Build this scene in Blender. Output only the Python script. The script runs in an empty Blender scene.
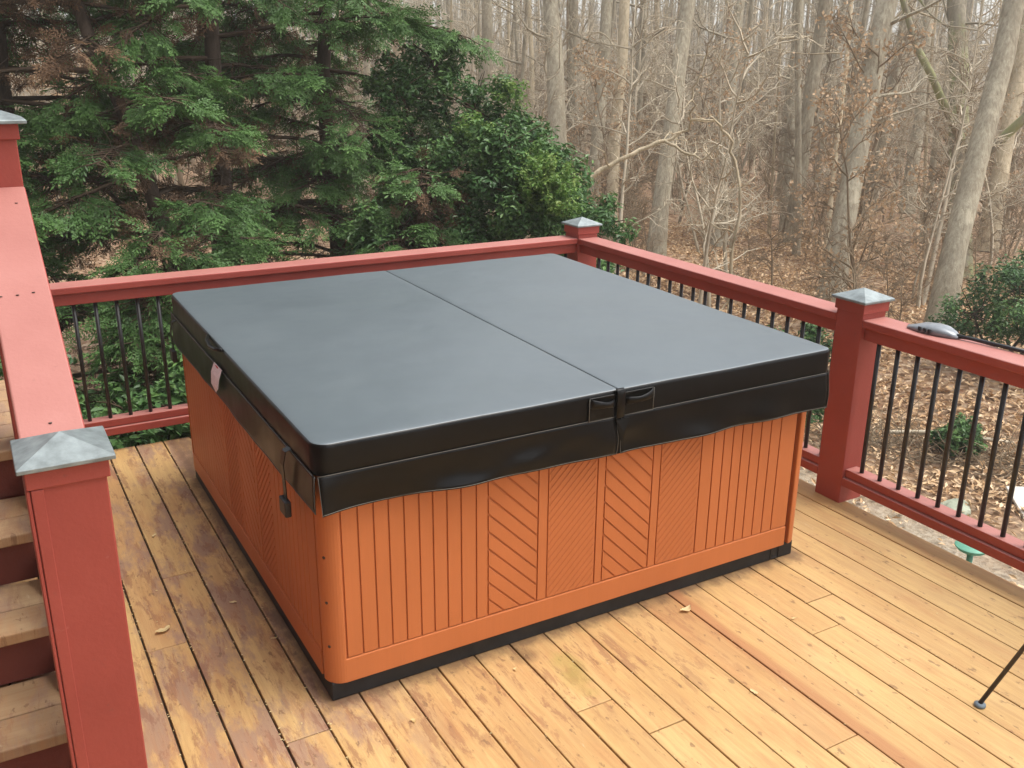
import bpy, bmesh, math, random
import numpy as np
from mathutils import Vector, Matrix
PI = math.pi
S = bpy.context.scene
COL = S.collection
rnd = random.Random(7)

# ------------------------------------------------------------------ materials
def newmat(name):
    m = bpy.data.materials.new(name); m.use_nodes = True
    nt = m.node_tree; nt.nodes.clear()
    out = nt.nodes.new('ShaderNodeOutputMaterial'); b = nt.nodes.new('ShaderNodeBsdfPrincipled')
    nt.links.new(b.outputs[0], out.inputs[0])
    return m, nt, b
class N:
    """small node-graph helper"""
    def __init__(s, nt): s.nt = nt; s.tc = None
    def n(s, t, **k):
        x = s.nt.nodes.new(t)
        for a, v in k.items(): setattr(x, a, v)
        return x
    def l(s, a, b): s.nt.links.new(a, b)
    def obj(s):
        if not s.tc: s.tc = s.n('ShaderNodeTexCoord')
        return s.tc.outputs['Object']
    def map(s, scale=(1,1,1), loc=(0,0,0), vec=None):
        m = s.n('ShaderNodeMapping'); m.inputs['Scale'].default_value = scale; m.inputs['Location'].default_value = loc
        s.l(vec or s.obj(), m.inputs[0]); return m.outputs[0]
    def noise(s, vec, scale, detail=4, rough=.55, dist=0):
        t = s.n('ShaderNodeTexNoise'); t.inputs['Scale'].default_value = scale; t.inputs['Detail'].default_value = detail
        t.inputs['Roughness'].default_value = rough; t.inputs['Distortion'].default_value = dist
        s.l(vec, t.inputs['Vector']); return t.outputs[0]
    def vor(s, vec, scale, out=0, feature='F1'):
        t = s.n('ShaderNodeTexVoronoi'); t.feature = feature; t.inputs['Scale'].default_value = scale; s.l(vec, t.inputs['Vector']); return t.outputs[out]
    def ramp(s, fac, stops):
        r = s.n('ShaderNodeValToRGB'); e = r.color_ramp.elements
        while len(e) > 1: e.remove(e[-1])
        e[0].position = stops[0][0]; e[0].color = (*stops[0][1], 1) if len(stops[0][1]) == 3 else stops[0][1]
        for p, c in stops[1:]:
            q = e.new(p); q.color = (*c, 1)
        s.l(fac, r.inputs[0]); return r.outputs[0]
    def mix(s, fac, a, b, mode='MIX'):
        m = s.n('ShaderNodeMix', data_type='RGBA', blend_type=mode)
        for sock, v in ((m.inputs[0], fac), (m.inputs[6], a), (m.inputs[7], b)):
            if isinstance(v, (int, float)): sock.default_value = v
            elif isinstance(v, tuple): sock.default_value = (*v, 1)
            else: s.l(v, sock)
        return m.outputs[2]
    def math(s, op, a, b=None, clamp=False):
        m = s.n('ShaderNodeMath', operation=op); m.use_clamp = clamp
        for i, v in enumerate((a, b)):
            if v is None: continue
            if isinstance(v, (int, float)): m.inputs[i].default_value = v
            else: s.l(v, m.inputs[i])
        return m.outputs[0]
    def attr(s, name):
        a = s.n('ShaderNodeAttribute'); a.attribute_name = name; return a.outputs['Fac']
    def bump(s, b, h, strength=.3, dist=.01):
        m = s.n('ShaderNodeBump'); m.inputs['Strength'].default_value = strength; m.inputs['Distance'].default_value = dist
        s.l(h, m.inputs['Height']); s.l(m.outputs[0], b.inputs['Normal'])
    def sep(s, vec=None):
        x = s.n('ShaderNodeSeparateXYZ'); s.l(vec or s.obj(), x.inputs[0]); return x.outputs
bw = lambda a: (a, a, a)

def mat_paint(name='red_paint', skylit=False, dark=False):
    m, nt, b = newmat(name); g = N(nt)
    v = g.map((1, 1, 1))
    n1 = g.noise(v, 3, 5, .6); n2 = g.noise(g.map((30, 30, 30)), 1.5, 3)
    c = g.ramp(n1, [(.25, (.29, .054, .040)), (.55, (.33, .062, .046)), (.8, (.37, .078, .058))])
    if dark: c = g.ramp(n1, [(.25, (.12, .028, .020)), (.8, (.17, .040, .028))])  # same red ramp taken darker, used on the risers
    if skylit: c = g.ramp(n1, [(.25, (.36, .135, .112)), (.55, (.41, .165, .138)), (.8, (.45, .195, .165))])  # paler pink for rail tops: sky light and sheen put into the colour
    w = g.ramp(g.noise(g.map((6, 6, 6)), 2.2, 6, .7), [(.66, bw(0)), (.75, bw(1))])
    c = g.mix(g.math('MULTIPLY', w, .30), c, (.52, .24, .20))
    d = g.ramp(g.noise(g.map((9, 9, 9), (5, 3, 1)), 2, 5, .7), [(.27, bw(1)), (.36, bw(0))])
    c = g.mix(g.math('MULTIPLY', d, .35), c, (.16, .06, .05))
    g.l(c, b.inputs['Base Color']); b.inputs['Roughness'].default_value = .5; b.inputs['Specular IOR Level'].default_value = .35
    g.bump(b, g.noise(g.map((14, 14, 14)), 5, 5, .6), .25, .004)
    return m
def mat_simple(name, col, rough=.5, metal=0, var=.15, scale=8, bump=.0, spec=.5, bscale=60):
    m, nt, b = newmat(name); g = N(nt)
    n = g.noise(g.obj(), scale, 5, .6)
    lo = tuple(max(0, x * (1 - var)) for x in col); hi = tuple(min(1, x * (1 + var)) for x in col)
    g.l(g.ramp(n, [(.3, lo), (.7, hi)]), b.inputs['Base Color'])
    b.inputs['Roughness'].default_value = rough; b.inputs['Metallic'].default_value = metal; b.inputs['Specular IOR Level'].default_value = spec
    if bump: g.bump(b, g.noise(g.obj(), bscale, 4), bump, .003)
    return m
def mat_skirt():
    m, nt, b = newmat('orange_brown_cabinet_plastic'); g = N(nt)
    n = g.noise(g.map((1, 1, .35)), 5, 5, .6); f = g.noise(g.map((90, 90, 2)), 1, 3, .6)
    c = g.ramp(n, [(.3, (.50, .155, .048)), (.7, (.56, .175, .056))])
    c = g.mix(g.math('MULTIPLY', f, .22), c, (.34, .10, .035))
    g.l(c, b.inputs['Base Color']); b.inputs['Roughness'].default_value = .5; b.inputs['Specular IOR Level'].default_value = .3
    g.bump(b, f, .12, .002)
    return m
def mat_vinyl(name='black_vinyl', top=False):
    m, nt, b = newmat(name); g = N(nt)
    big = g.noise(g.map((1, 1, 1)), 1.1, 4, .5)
    mottle = g.noise(g.map((1, 1, 1), (3, 7, 0)), 3.5, 7, .65)
    c = g.ramp(mottle, [(.3, (.0030, .0025, .0022)), (.75, (.006, .005, .0044))] if not top else [(.25, (.090, .110, .122)), (.5, (.098, .120, .132)), (.8, (.108, .130, .140))])  # top is paler and bluer: sky reflection put into the base colour
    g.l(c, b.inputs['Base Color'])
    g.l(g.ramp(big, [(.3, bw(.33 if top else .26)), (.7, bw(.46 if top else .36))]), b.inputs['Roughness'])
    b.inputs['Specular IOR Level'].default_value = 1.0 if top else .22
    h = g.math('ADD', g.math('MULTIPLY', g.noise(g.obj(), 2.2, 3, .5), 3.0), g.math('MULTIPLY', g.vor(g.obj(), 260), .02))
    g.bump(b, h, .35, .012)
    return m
def mat_deck(name='deck_wood', stair=False):
    m, nt, b = newmat(name); g = N(nt)
    t = g.attr('tint'); o = g.obj()
    comb = g.n('ShaderNodeCombineXYZ'); g.l(g.math('MULTIPLY', t, 37.0), comb.inputs[0]); g.l(g.math('MULTIPLY', t, 91.0), comb.inputs[1])
    add = g.n('ShaderNodeVectorMath', operation='ADD'); g.l(o, add.inputs[0]); g.l(comb.outputs[0], add.inputs[1]); v = add.outputs[0]
    along = (1, .06, 1) if not stair else (.06, 1, 1)
    gr = g.noise(g.map((60*along[0], 60*along[1], 20), vec=v), 1, 5, .65, .6)
    blot = g.noise(g.map((5*along[0]**.5, 5*along[1]**.5, 3), vec=v), 1, 5, .6)
    base = g.ramp(blot, [(.22, (.36, .195, .072)), (.5, (.53, .33, .132)), (.78, (.65, .45, .205))] if not stair else [(.25, (.27, .17, .095)), (.5, (.40, .265, .15)), (.75, (.48, .335, .19))])
    tcol = g.ramp(t, [(0, (.42, .21, .085)), (.12, (.52, .31, .125)), (.3, (.60, .395, .165)), (.5, (.51, .31, .12)), (.75, (.57, .365, .145)), (1, (.64, .445, .20))])
    base = g.mix(.45 if not stair else .1, base, tcol)
    gm = g.ramp(gr, [(.35, bw(1)), (.6, bw(0))])
    base = g.mix(g.math('MULTIPLY', gm, .28), base, (.26, .12, .05))
    # knots
    kv = g.vor(g.map((3.2, 1.15, 1) if not stair else (1.15, 3.2, 1), vec=v), 1)
    kn = g.ramp(kv, [(.0, bw(1)), (.045, bw(.7)), (.09, bw(0))])
    base = g.mix(g.math('MULTIPLY', kn, .8), base, (.16, .07, .035))
    s = g.sep()
    # greyish purple weathered film, stronger on the left strip
    left = g.ramp(s[0], [(0.0, bw(1)), (.35, bw(0))]) if not stair else bw(.5)
    mp = g.noise(g.map((5.5, 1.7, 1), (2, 1, 0), vec=v), 1.2, 10, .72, .2)
    film = g.ramp(mp, [(.47, bw(0)), (.56, bw(1))])
    lf = g.math('ADD', g.math('MULTIPLY', left, .62), .06) if not stair else .45
    base = g.mix(g.math('MULTIPLY', film, lf), base, (.25, .15, .125))
    # old red-brown stain left in long flakes in front of the tub
    st = g.noise(g.map((20, 4.2, 1), (9, 4, 0), vec=v), 1, 10, .76, .35)
    stm = g.ramp(st, [(.525, bw(0)), (.575, bw(1))])
    yn = g.math('ADD', s[1], g.math('MULTIPLY', g.noise(g.map((5, 1, 1)), 1, 3), .5))
    band = g.math('MULTIPLY', g.ramp(g.math('ADD', yn, .9), [(.35, bw(0)), (.85, bw(1))]), g.ramp(g.math('MULTIPLY', s[0], .25), [(.28, bw(1)), (.42, bw(.12))]))
    base = g.mix(g.math('MULTIPLY', stm, g.math('MULTIPLY', band, .52 if not stair else 0.25)), base, (.20, .075, .045))
    # pale worn flecks
    fl = g.ramp(g.noise(g.map((22, 7, 5), vec=v), 1, 6, .7), [(.66, bw(0)), (.72, bw(1))])
    base = g.mix(g.math('MULTIPLY', fl, .35), base, (.68, .56, .38))
    # small dark specks, nail heads and dirt
    sp = g.ramp(g.noise(g.map((34, 16, 5), (7, 3, 1), vec=v), 1, 4, .6), [(.62, bw(0)), (.67, bw(1))])
    base = g.mix(g.math('MULTIPLY', sp, .6), base, (.15, .075, .04))
    ob = g.ramp(g.noise(g.map((11, 2.2, 1), (4, 8, 2), vec=v), 1, 8, .74, .3), [(.50, bw(0)), (.64, bw(1))])
    base = g.mix(g.math('MULTIPLY', ob, .36), base, (.42, .19, .075))
    # darker uneven band on the boards round the plinth, plus one dark spot
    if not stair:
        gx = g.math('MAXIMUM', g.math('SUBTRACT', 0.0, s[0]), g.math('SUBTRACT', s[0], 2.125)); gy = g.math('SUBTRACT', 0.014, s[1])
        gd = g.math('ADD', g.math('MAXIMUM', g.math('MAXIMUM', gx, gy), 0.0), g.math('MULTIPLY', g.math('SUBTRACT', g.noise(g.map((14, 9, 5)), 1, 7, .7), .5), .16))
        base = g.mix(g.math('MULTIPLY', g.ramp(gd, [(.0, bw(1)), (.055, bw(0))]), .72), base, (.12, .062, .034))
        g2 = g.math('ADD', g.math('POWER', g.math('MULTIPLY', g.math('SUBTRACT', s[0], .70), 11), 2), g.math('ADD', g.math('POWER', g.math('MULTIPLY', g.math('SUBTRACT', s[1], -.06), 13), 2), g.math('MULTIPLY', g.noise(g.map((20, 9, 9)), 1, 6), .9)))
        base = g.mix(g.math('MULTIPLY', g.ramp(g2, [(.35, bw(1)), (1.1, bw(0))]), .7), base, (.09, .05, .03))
    # one reddish heartwood streak along a board right of the centre
    hx = g.math('ADD', s[0], g.math('MULTIPLY', g.noise(g.map((2, 1.2, 1)), 1, 3), .05))
    hw_ = g.ramp(g.math('ABSOLUTE', g.math('SUBTRACT', hx, 1.475)), [(.018, bw(1)), (.038, bw(0))])
    if not stair: base = g.mix(g.math('MULTIPLY', hw_, .6), base, (.36, .15, .065))
    # a mossy spill patch
    dx = g.math('SUBTRACT', s[0], .80); dy = g.math('SUBTRACT', s[1], -.24)
    r2 = g.math('ADD', g.math('POWER', g.math('MULTIPLY', dx, 9), 2), g.math('POWER', g.math('MULTIPLY', dy, 4.2), 2))
    rr = g.math('ADD', r2, g.math('MULTIPLY', g.noise(g.map((9, 9, 9)), 1, 5), 1.2))
    mm = g.ramp(rr, [(.45, bw(1)), (1.15, bw(0))])
    if not stair: base = g.mix(g.math('MULTIPLY', mm, .7), base, (.33, .27, .07))
    g.l(base, b.inputs['Base Color']); b.inputs['Roughness'].default_value = .62; b.inputs['Specular IOR Level'].default_value = .35
    g.bump(b, g.math('ADD', gr, g.math('MULTIPLY', blot, .5)), .35, .003)
    return m
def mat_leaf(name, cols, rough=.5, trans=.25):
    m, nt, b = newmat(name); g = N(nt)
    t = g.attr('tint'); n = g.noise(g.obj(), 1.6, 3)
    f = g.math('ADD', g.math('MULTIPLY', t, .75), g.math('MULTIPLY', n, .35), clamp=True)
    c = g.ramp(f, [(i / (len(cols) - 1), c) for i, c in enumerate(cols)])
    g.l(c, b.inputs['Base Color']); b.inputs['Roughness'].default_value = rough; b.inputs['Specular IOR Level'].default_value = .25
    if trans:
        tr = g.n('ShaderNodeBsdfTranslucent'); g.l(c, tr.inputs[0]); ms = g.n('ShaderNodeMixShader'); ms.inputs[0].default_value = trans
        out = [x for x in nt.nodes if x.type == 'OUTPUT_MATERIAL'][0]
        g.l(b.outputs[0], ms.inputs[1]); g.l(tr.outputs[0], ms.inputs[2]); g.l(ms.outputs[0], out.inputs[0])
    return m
def mat_bark(name, a, bcol, moss=None, sc=1):
    m, nt, b = newmat(name); g = N(nt)
    st = g.noise(g.map((26*sc, 26*sc, 6*sc)), 1, 7, .75, .4)
    bl = g.noise(g.map((1.5, 1.5, .8)), 1, 5, .65)
    c = g.ramp(st, [(.3, a), (.7, bcol)])
    c = g.mix(g.math('MULTIPLY', g.ramp(bl, [(.4, bw(0)), (.7, bw(1))]), .55), c, tuple(x * .62 for x in a))
    c = g.mix(g.math('MULTIPLY', g.ramp(g.noise(g.map((3, 3, 1.2), (4, 4, 4)), 1.4, 5, .7), [(.55, bw(0)), (.66, bw(1))]), .5), c, tuple(min(1, x * 1.25) for x in bcol))
    if moss: c = g.mix(g.math('MULTIPLY', g.ramp(g.noise(g.map((2, 2, 1)), 1.2, 5, .7), [(.45, bw(0)), (.6, bw(1))]), .6), c, moss)
    g.l(c, b.inputs['Base Color']); b.inputs['Roughness'].default_value = .85; b.inputs['Specular IOR Level'].default_value = .2
    g.bump(b, st, .6, .02)
    return m
def mat_ground():
    m, nt, b = newmat('leaf_litter_ground'); g = N(nt)
    v = g.obj()
    cell = g.n('ShaderNodeTexVoronoi'); cell.inputs['Scale'].default_value = 15; g.l(g.map((1, 1, 1)), cell.inputs['Vector'])
    leaf = g.ramp(g.sep(cell.outputs['Color'])[0], [(0, (.14, .075, .04)), (.3, (.30, .18, .10)), (.6, (.42, .28, .17)), (.85, (.52, .38, .26)), (1, (.22, .10, .05))])
    big = g.noise(v, .35, 5, .6); 
    c = g.mix(g.math('MULTIPLY', g.ramp(big, [(.4, bw(0)), (.65, bw(1))]), .55), leaf, (.17, .105, .06))
    gv = g.noise(g.map((9, 9, 9)), 3, 4, .8)
    s0 = g.sep(); ymask = g.ramp(g.math('MULTIPLY', s0[1], .1), [(.36, bw(1)), (.46, bw(0))])
    grav = g.ramp(gv, [(.3, (.18, .15, .10)), (.5, (.42, .37, .28)), (.7, (.56, .51, .42))])
    s = g.sep(); near = g.ramp(g.math('ADD', g.math('MULTIPLY', s[0], .1), g.math('MULTIPLY', g.noise(v, .9, 4), .12)), [(.60, bw(.85)), (.68, bw(0))])
    c = g.mix(g.math('MULTIPLY', near, ymask), c, grav)
    g.l(c, b.inputs['Base Color']); b.inputs['Roughness'].default_value = .9; b.inputs['Specular IOR Level'].default_value = .15
    g.bump(b, g.math('ADD', cell.outputs['Distance'], gv), .7, .04)
    return m
def mat_siding():
    m = mat_simple('dark_siding', (.12, .088, .068), .7, 0, .08, 3); return m  # kept dark so the added wall bounces little light
M = {}
M['paint'] = mat_paint(); M['skylit'] = mat_paint('sky_lit_red_paint', True); M['paint_darker'] = mat_paint('red_paint_darker', False, True); M['deck'] = mat_deck(); M['tread'] = mat_deck('weathered_tread', True)
M['skirt'] = mat_skirt(); M['vinyl'] = mat_vinyl(); M['vinyltop'] = mat_vinyl('sky_sheen_black_vinyl', True); M['siding'] = mat_siding()
M['thread'] = mat_simple('seam_thread', (.13, .12, .10), .8, 0, .1, 40)
M['blackmetal'] = mat_simple('black_baluster_metal', (.013, .011, .010), .38, .0, .4, 30, .1)
M['capmetal'] = mat_simple('weathered_zinc_cap', (.25, .285, .285), .5, .5, .3, 22, .12)
M['plinth'] = mat_simple('black_plinth_plastic', (.009, .009, .010), .6, 0, .5, 12, .15)
M['hole'] = mat_simple('dark_screw', (.05, .03, .02), .6)
M['tag'] = mat_simple('pale_tag_cloth', (.80, .74, .78), .8, 0, .12, 90)
M['tagred'] = mat_simple('red_print', (.55, .06, .05), .7)
M['grey'] = mat_simple('grey_plastic', (.24, .26, .28), .28, .2, .2, 20)
M['darkgrey'] = mat_simple('dark_plastic', (.014, .014, .016), .42)
M['foot'] = mat_simple('blue_grey_rubber', (.13, .17, .20), .5)
M['brownmetal'] = mat_simple('dark_brown_metal', (.035, .025, .022), .4)
M['green'] = mat_simple('green_painted_metal', (.10, .30, .20), .5, 0, .2, 15)
M['board'] = mat_simple('pale_scrap_wood', (.60, .56, .48), .8, 0, .2, 9)
M['stone'] = mat_simple('greenish_grey_stone', (.30, .32, .24), .9, 0, .35, 6, .4, .2, 18)
M['ground'] = mat_ground(); M['dirt'] = mat_simple('packed_gap_dirt', (.085, .05, .028), .95, 0, .5, 30)
M['bark'] = mat_bark('grey_tan_bark', (.22, .18, .125), (.54, .485, .36))
M['barkpale'] = mat_bark('pale_bark', (.34, .265, .165), (.64, .54, .38))
M['barkdark'] = mat_bark('brown_conifer_bark', (.05, .033, .024), (.12, .085, .062))
M['barkmoss'] = mat_bark('mossy_bark', (.20, .17, .12), (.34, .30, .22), (.30, .33, .12))
M['twig'] = mat_simple('dry_twigs', (.27, .205, .135), .9, 0, .35, 1.2, 0, .1)
M['twigpale'] = mat_simple('pale_twigs', (.50, .43, .32), .9, 0, .25, 1.2, 0, .1)
M['twigdark'] = mat_simple('dark_twigs', (.085, .058, .04), .9, 0, .4, 1.2, 0, .1)
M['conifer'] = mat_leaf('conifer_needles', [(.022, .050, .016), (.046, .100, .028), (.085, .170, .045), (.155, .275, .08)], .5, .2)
M['deadneedle'] = mat_leaf('dead_needles', [(.07, .042, .026), (.14, .082, .048), (.24, .145, .08)], .8, .15)
M['holly'] = mat_leaf('broad_evergreen_leaves', [(.020, .052, .018), (.042, .10, .032), (.08, .165, .05), (.16, .27, .08)], .32, .15)
M['vine'] = mat_leaf('yellow_green_leaves', [(.045, .11, .028), (.09, .19, .045), (.17, .29, .07), (.30, .38, .11)], .4, .3)
M['beech'] = mat_leaf('dry_tan_leaves', [(.30, .19, .10), (.46, .31, .18), (.60, .44, .29)], .7, .3)
M['litter'] = mat_leaf('fallen_leaves', [(.26, .14, .07), (.46, .29, .15), (.62, .44, .26), (.72, .56, .38)], .75, 0)
M['paleleaf'] = mat_leaf('pale_dry_leaf', [(.62, .46, .20), (.74, .60, .34)], .6, .2)

# ------------------------------------------------------------------ mesh helpers
def tag(o, label=None, cat=None, group=None, kind=None):
    if label: o['label'] = label
    if cat: o['category'] = cat
    if group: o['group'] = group
    if kind: o['kind'] = kind
    return o
def empty(name, loc=(0, 0, 0), rz=0):
    o = bpy.data.objects.new(name, None); o.empty_display_size = .1
    o.location = loc; o.rotation_euler = (0, 0, rz); COL.objects.link(o); return o
def link(name, me, mat, parent=None, loc=None):
    o = bpy.data.objects.new(name, me); COL.objects.link(o)
    if mat is not None and not me.materials: me.materials.append(mat)
    if parent is not None: o.parent = parent
    if loc is not None: o.location = loc
    return o
class MB:
    def __init__(s): s.v = []; s.f = []; s.sm = []; s.t = []; s.fm = []
    def add(s, vs, fs, smooth=False, tint=.5, M_=None, mi=0):
        b = len(s.v)
        if M_ is not None: vs = [tuple(M_ @ Vector(p)) for p in vs]
        s.v += [tuple(p) for p in vs]; s.t += [tint] * len(vs)
        for f in fs: s.f.append([b + i for i in f]); s.sm.append(smooth); s.fm.append(mi)
    def box(s, x0, x1, y0, y1, z0, z1, M_=None, tint=.5):
        vs = [(x, y, z) for z in (z0, z1) for x, y in ((x0, y0), (x1, y0), (x1, y1), (x0, y1))]
        s.add(vs, [(3, 2, 1, 0), (4, 5, 6, 7), (0, 1, 5, 4), (1, 2, 6, 5), (2, 3, 7, 6), (3, 0, 4, 7)], False, tint, M_)
    def prism(s, poly, n, a, b, fn, smooth=False, tint=.5):
        # poly list of 2d, fn(u,v,w)->xyz, w from a to b
        k = len(poly); vs = [fn(u, v, a) for u, v in poly] + [fn(u, v, b) for u, v in poly]
        fs = [tuple(range(k))[::-1], tuple(range(k, 2 * k))] + [(i, (i + 1) % k, k + (i + 1) % k, k + i) for i in range(k)]
        s.add(vs, fs, smooth, tint)
    def tube(s, pts, rad, n=8, cap=True, smooth=True, tint=.5):
        pts = [Vector(p) for p in pts]; k = len(pts)
        if not hasattr(rad, '__len__'): rad = [rad] * k
        vs = []; up = None
        for i, p in enumerate(pts):
            d = (pts[min(i + 1, k - 1)] - pts[max(i - 1, 0)]).normalized()
            if up is None: up = d.orthogonal().normalized()
            up = (up - d * up.dot(d)).normalized(); w = d.cross(up)
            for j in range(n):
                a = 2 * PI * j / n; vs.append(p + (up * math.cos(a) + w * math.sin(a)) * rad[i])
        fs = [(i * n + j, i * n + (j + 1) % n, (i + 1) * n + (j + 1) % n, (i + 1) * n + j) for i in range(k - 1) for j in range(n)]
        if cap: fs += [tuple(range(n))[::-1], tuple((k - 1) * n + j for j in range(n))]
        s.add(vs, fs, smooth, tint)
    def mesh(s, name):
        me = bpy.data.meshes.new(name); me.from_pydata(s.v, [], s.f)
        me.polygons.foreach_set('use_smooth', s.sm)
        if any(s.fm): me.polygons.foreach_set('material_index', s.fm)
        a = me.attributes.new('tint', 'FLOAT', 'POINT'); a.data.foreach_set('value', s.t)
        me.update(); return me
    def build(s, name, mat, parent=None, bevel=0, seg=2, loc=None):
        bm = bmesh.new(); me = s.mesh(name); bm.from_mesh(me); bmesh.ops.recalc_face_normals(bm, faces=bm.faces); bm.to_mesh(me); bm.free()
        if isinstance(mat, (list, tuple)):
            for q in mat: me.materials.append(q)
            mat = None
        o = link(name, me, mat, parent, loc)
        if bevel:
            m = o.modifiers.new('bevel', 'BEVEL'); m.width = bevel; m.segments = seg; m.limit_method = 'ANGLE'; m.angle_limit = math.radians(40)
        return o
def npmesh(name, V, F, tint=None, smooth=False):
    """V (n,3), F (m,k) arrays -> mesh"""
    me = bpy.data.meshes.new(name); V = np.asarray(V, np.float32); F = np.asarray(F, np.int32); m, k = F.shape
    me.vertices.add(len(V)); me.vertices.foreach_set('co', V.ravel())
    me.loops.add(m * k); me.loops.foreach_set('vertex_index', F.ravel())
    me.polygons.add(m); me.polygons.foreach_set('loop_start', np.arange(0, m * k, k, dtype=np.int32))
    me.polygons.foreach_set('use_smooth', np.full(m, smooth))
    if tint is not None:
        a = me.attributes.new('tint', 'FLOAT', 'POINT'); a.data.foreach_set('value', np.asarray(tint, np.float32))
    me.update(calc_edges=True); return me

def skylit_top(o, lim=.6):  # up-facing faces get the paint with sky light in its colour
    me = o.data; me.materials.clear(); me.materials.append(M['paint']); me.materials.append(M['skylit'])
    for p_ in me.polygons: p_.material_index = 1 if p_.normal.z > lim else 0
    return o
# ------------------------------------------------------------------ camera
cam = bpy.data.objects.new('camera', bpy.data.cameras.new('camera')); COL.objects.link(cam)
cam.location = (-.8148, -2.5967, 2.0468); cam.rotation_euler = (1.2429, -.0085, -.5178)
cam.data.sensor_width = 36; cam.data.lens = 951.8158 / 1024 * 36; cam.data.clip_end = 900; cam.data.clip_start = .05
S.camera = cam

# ------------------------------------------------------------------ world and light
SUN_EL, SUN_AZ = 66, 118      # azimuth clockwise from +Y (so +x, -y quadrant)
w = bpy.data.worlds.new('World'); S.world = w; w.use_nodes = True
nt = w.node_tree; nt.nodes.clear(); g = N(nt)
sky = g.n('ShaderNodeTexSky'); sky.sky_type = 'NISHITA'; sky.sun_disc = False
sky.sun_elevation = math.radians(SUN_EL); sky.sun_rotation = math.radians(SUN_AZ); sky.air_density = 1.0; sky.dust_density = 3.0
hs = g.n('ShaderNodeHueSaturation'); hs.inputs['Saturation'].default_value = .30; g.l(sky.outputs[0], hs.inputs['Color'])
bg = g.n('ShaderNodeBackground'); bg.inputs[1].default_value = .15; g.l(hs.outputs[0], bg.inputs[0])
wo = g.n('ShaderNodeOutputWorld'); g.l(bg.outputs[0], wo.inputs[0])
sl = bpy.data.lights.new('sun', 'SUN'); sl.energy = 1.15; sl.angle = math.radians(38); sl.color = (1, .965, .90)
so = bpy.data.objects.new('sun', sl); COL.objects.link(so)
az, el = math.radians(SUN_AZ), math.radians(SUN_EL)
dv = Vector((math.sin(az) * math.cos(el), math.cos(az) * math.cos(el), math.sin(el)))
so.rotation_euler = dv.to_track_quat('Z', 'Y').to_euler(); so.location = dv * 30
S.view_settings.view_transform = 'Standard'; S.view_settings.look = 'None'; S.view_settings.gamma = 1; S.view_settings.exposure = 1.15
S.render.engine = 'CYCLES'; S.render.resolution_x = 1024; S.render.resolution_y = 768
S.cycles.max_bounces = 6; S.cycles.transparent_max_bounces = 8

# ------------------------------------------------------------------ deck
PITCH, X0 = .1475, -.047
DY = 2.687
def make_deck():
    b = MB(); r = random.Random(3)
    k0 = int((-2.4 - X0) / PITCH); k1 = 19
    joints = {4: [1.45, -1.3], 6: [-.62, .9], 7: [.3], -1: [-.1, -2.5], -3: [.62], -2: [-.62 + 1.75], 3: [-.9], 9: [-.95], 11: [-2.2], 13: [-.3], 14: [-1.6], 16: [.7], 5: [-.42], 8: [-2.0]}
    for k in range(k0, k1):
        gh = .0034 if k < 0 else .0022; x0 = X0 + k * PITCH + gh; x1 = X0 + (k + 1) * PITCH - gh
        if k == k1 - 1: x1 = 2.744
        if x0 < -.92 : yb = -.02 if True else 0
        ys = sorted([-6.0] + joints.get(k, [r.uniform(-5, 2)]) + [DY])
        ys = [y for y in ys]
        for y0, y1 in zip(ys, ys[1:]):
            n = max(2, int((y1 - y0) / .5)); dz = r.uniform(-.0012, .0012)
            b.box(x0 + r.uniform(0, .001), x1 - r.uniform(0, .001), y0 + .0025, y1 - .0015 if y1 != DY else y1, -.0195, dz, tint=r.random())
    return b
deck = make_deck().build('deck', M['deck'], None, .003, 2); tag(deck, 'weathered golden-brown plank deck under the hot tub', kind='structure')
f = MB(); f.box(-2.4, 2.60, -6, 2.64, -.035, -.020); fb = f.build('gap_dirt', M['dirt'], deck); f = MB(); f.box(-2.4, 2.722, 2.645, 2.683, -.25, -.036); f.box(2.70, 2.738, -6, 2.644, -.25, -.036)
for y in (-5, -3.4, -1.8, -.2, 1.4): f.box(-2.4, 2.69, y, y + .04, -.25, -.036)
for x in (-2.2, .2, 2.4):
    for y in (-5, -1.5, 2.4): f.box(x, x + .14, y, y + .14, -2.6, -.252)
o = f.build('deck_frame', M['paint'], deck)

# ------------------------------------------------------------------ railings
ZC = .93
def pyramid_cap(parent, x0, x1, y0, y1, z, h=.042, name='post_cap'):
    b = MB(); t = .012; cx, cy = (x0 + x1) / 2, (y0 + y1) / 2
    b.add([(x0, y0, z - t), (x1, y0, z - t), (x1, y1, z - t), (x0, y1, z - t), (x0, y0, z), (x1, y0, z), (x1, y1, z), (x0, y1, z), (cx, cy, z + h)],
          [(3, 2, 1, 0), (0, 1, 5, 4), (1, 2, 6, 5), (2, 3, 7, 6), (3, 0, 4, 7), (4, 5, 8), (5, 6, 8), (6, 7, 8), (7, 4, 8)])
    return b.build(name, M['capmetal'], parent, .002, 1)
def post(x, y, w, z0, zcap, label, capw=.2, collar=.05, over=.008, group=None, boards=False):
    t = empty('railing_post', (x + w / 2, y + w / 2, z0)); tag(t, label, 'post', group)
    b = MB(); h = zcap - z0 - .012; b.box(-w/2, w/2, -w/2, w/2, 0, h - .002); b.build('post_shaft', M['paint'], t, .004, 2)
    c = MB(); c.box(-w/2 - over, w/2 + over, -w/2 - over, w/2 + over, h - collar, h); c.build('collar', M['paint'], t, .003, 2)
    k = pyramid_cap(t, -capw/2, capw/2, -capw/2, capw/2, h + .012)
    return t
PX, PW = 2.690, .1546
p = post(PX, .282, PW, 0, 1.0167, 'red square railing post right of the hot tub, with a grey metal pyramid cap')
p = post(PX, 2.649, PW, -.25, 1.0167, 'red railing post at the far corner of the deck, small grey metal pyramid cap')
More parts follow.
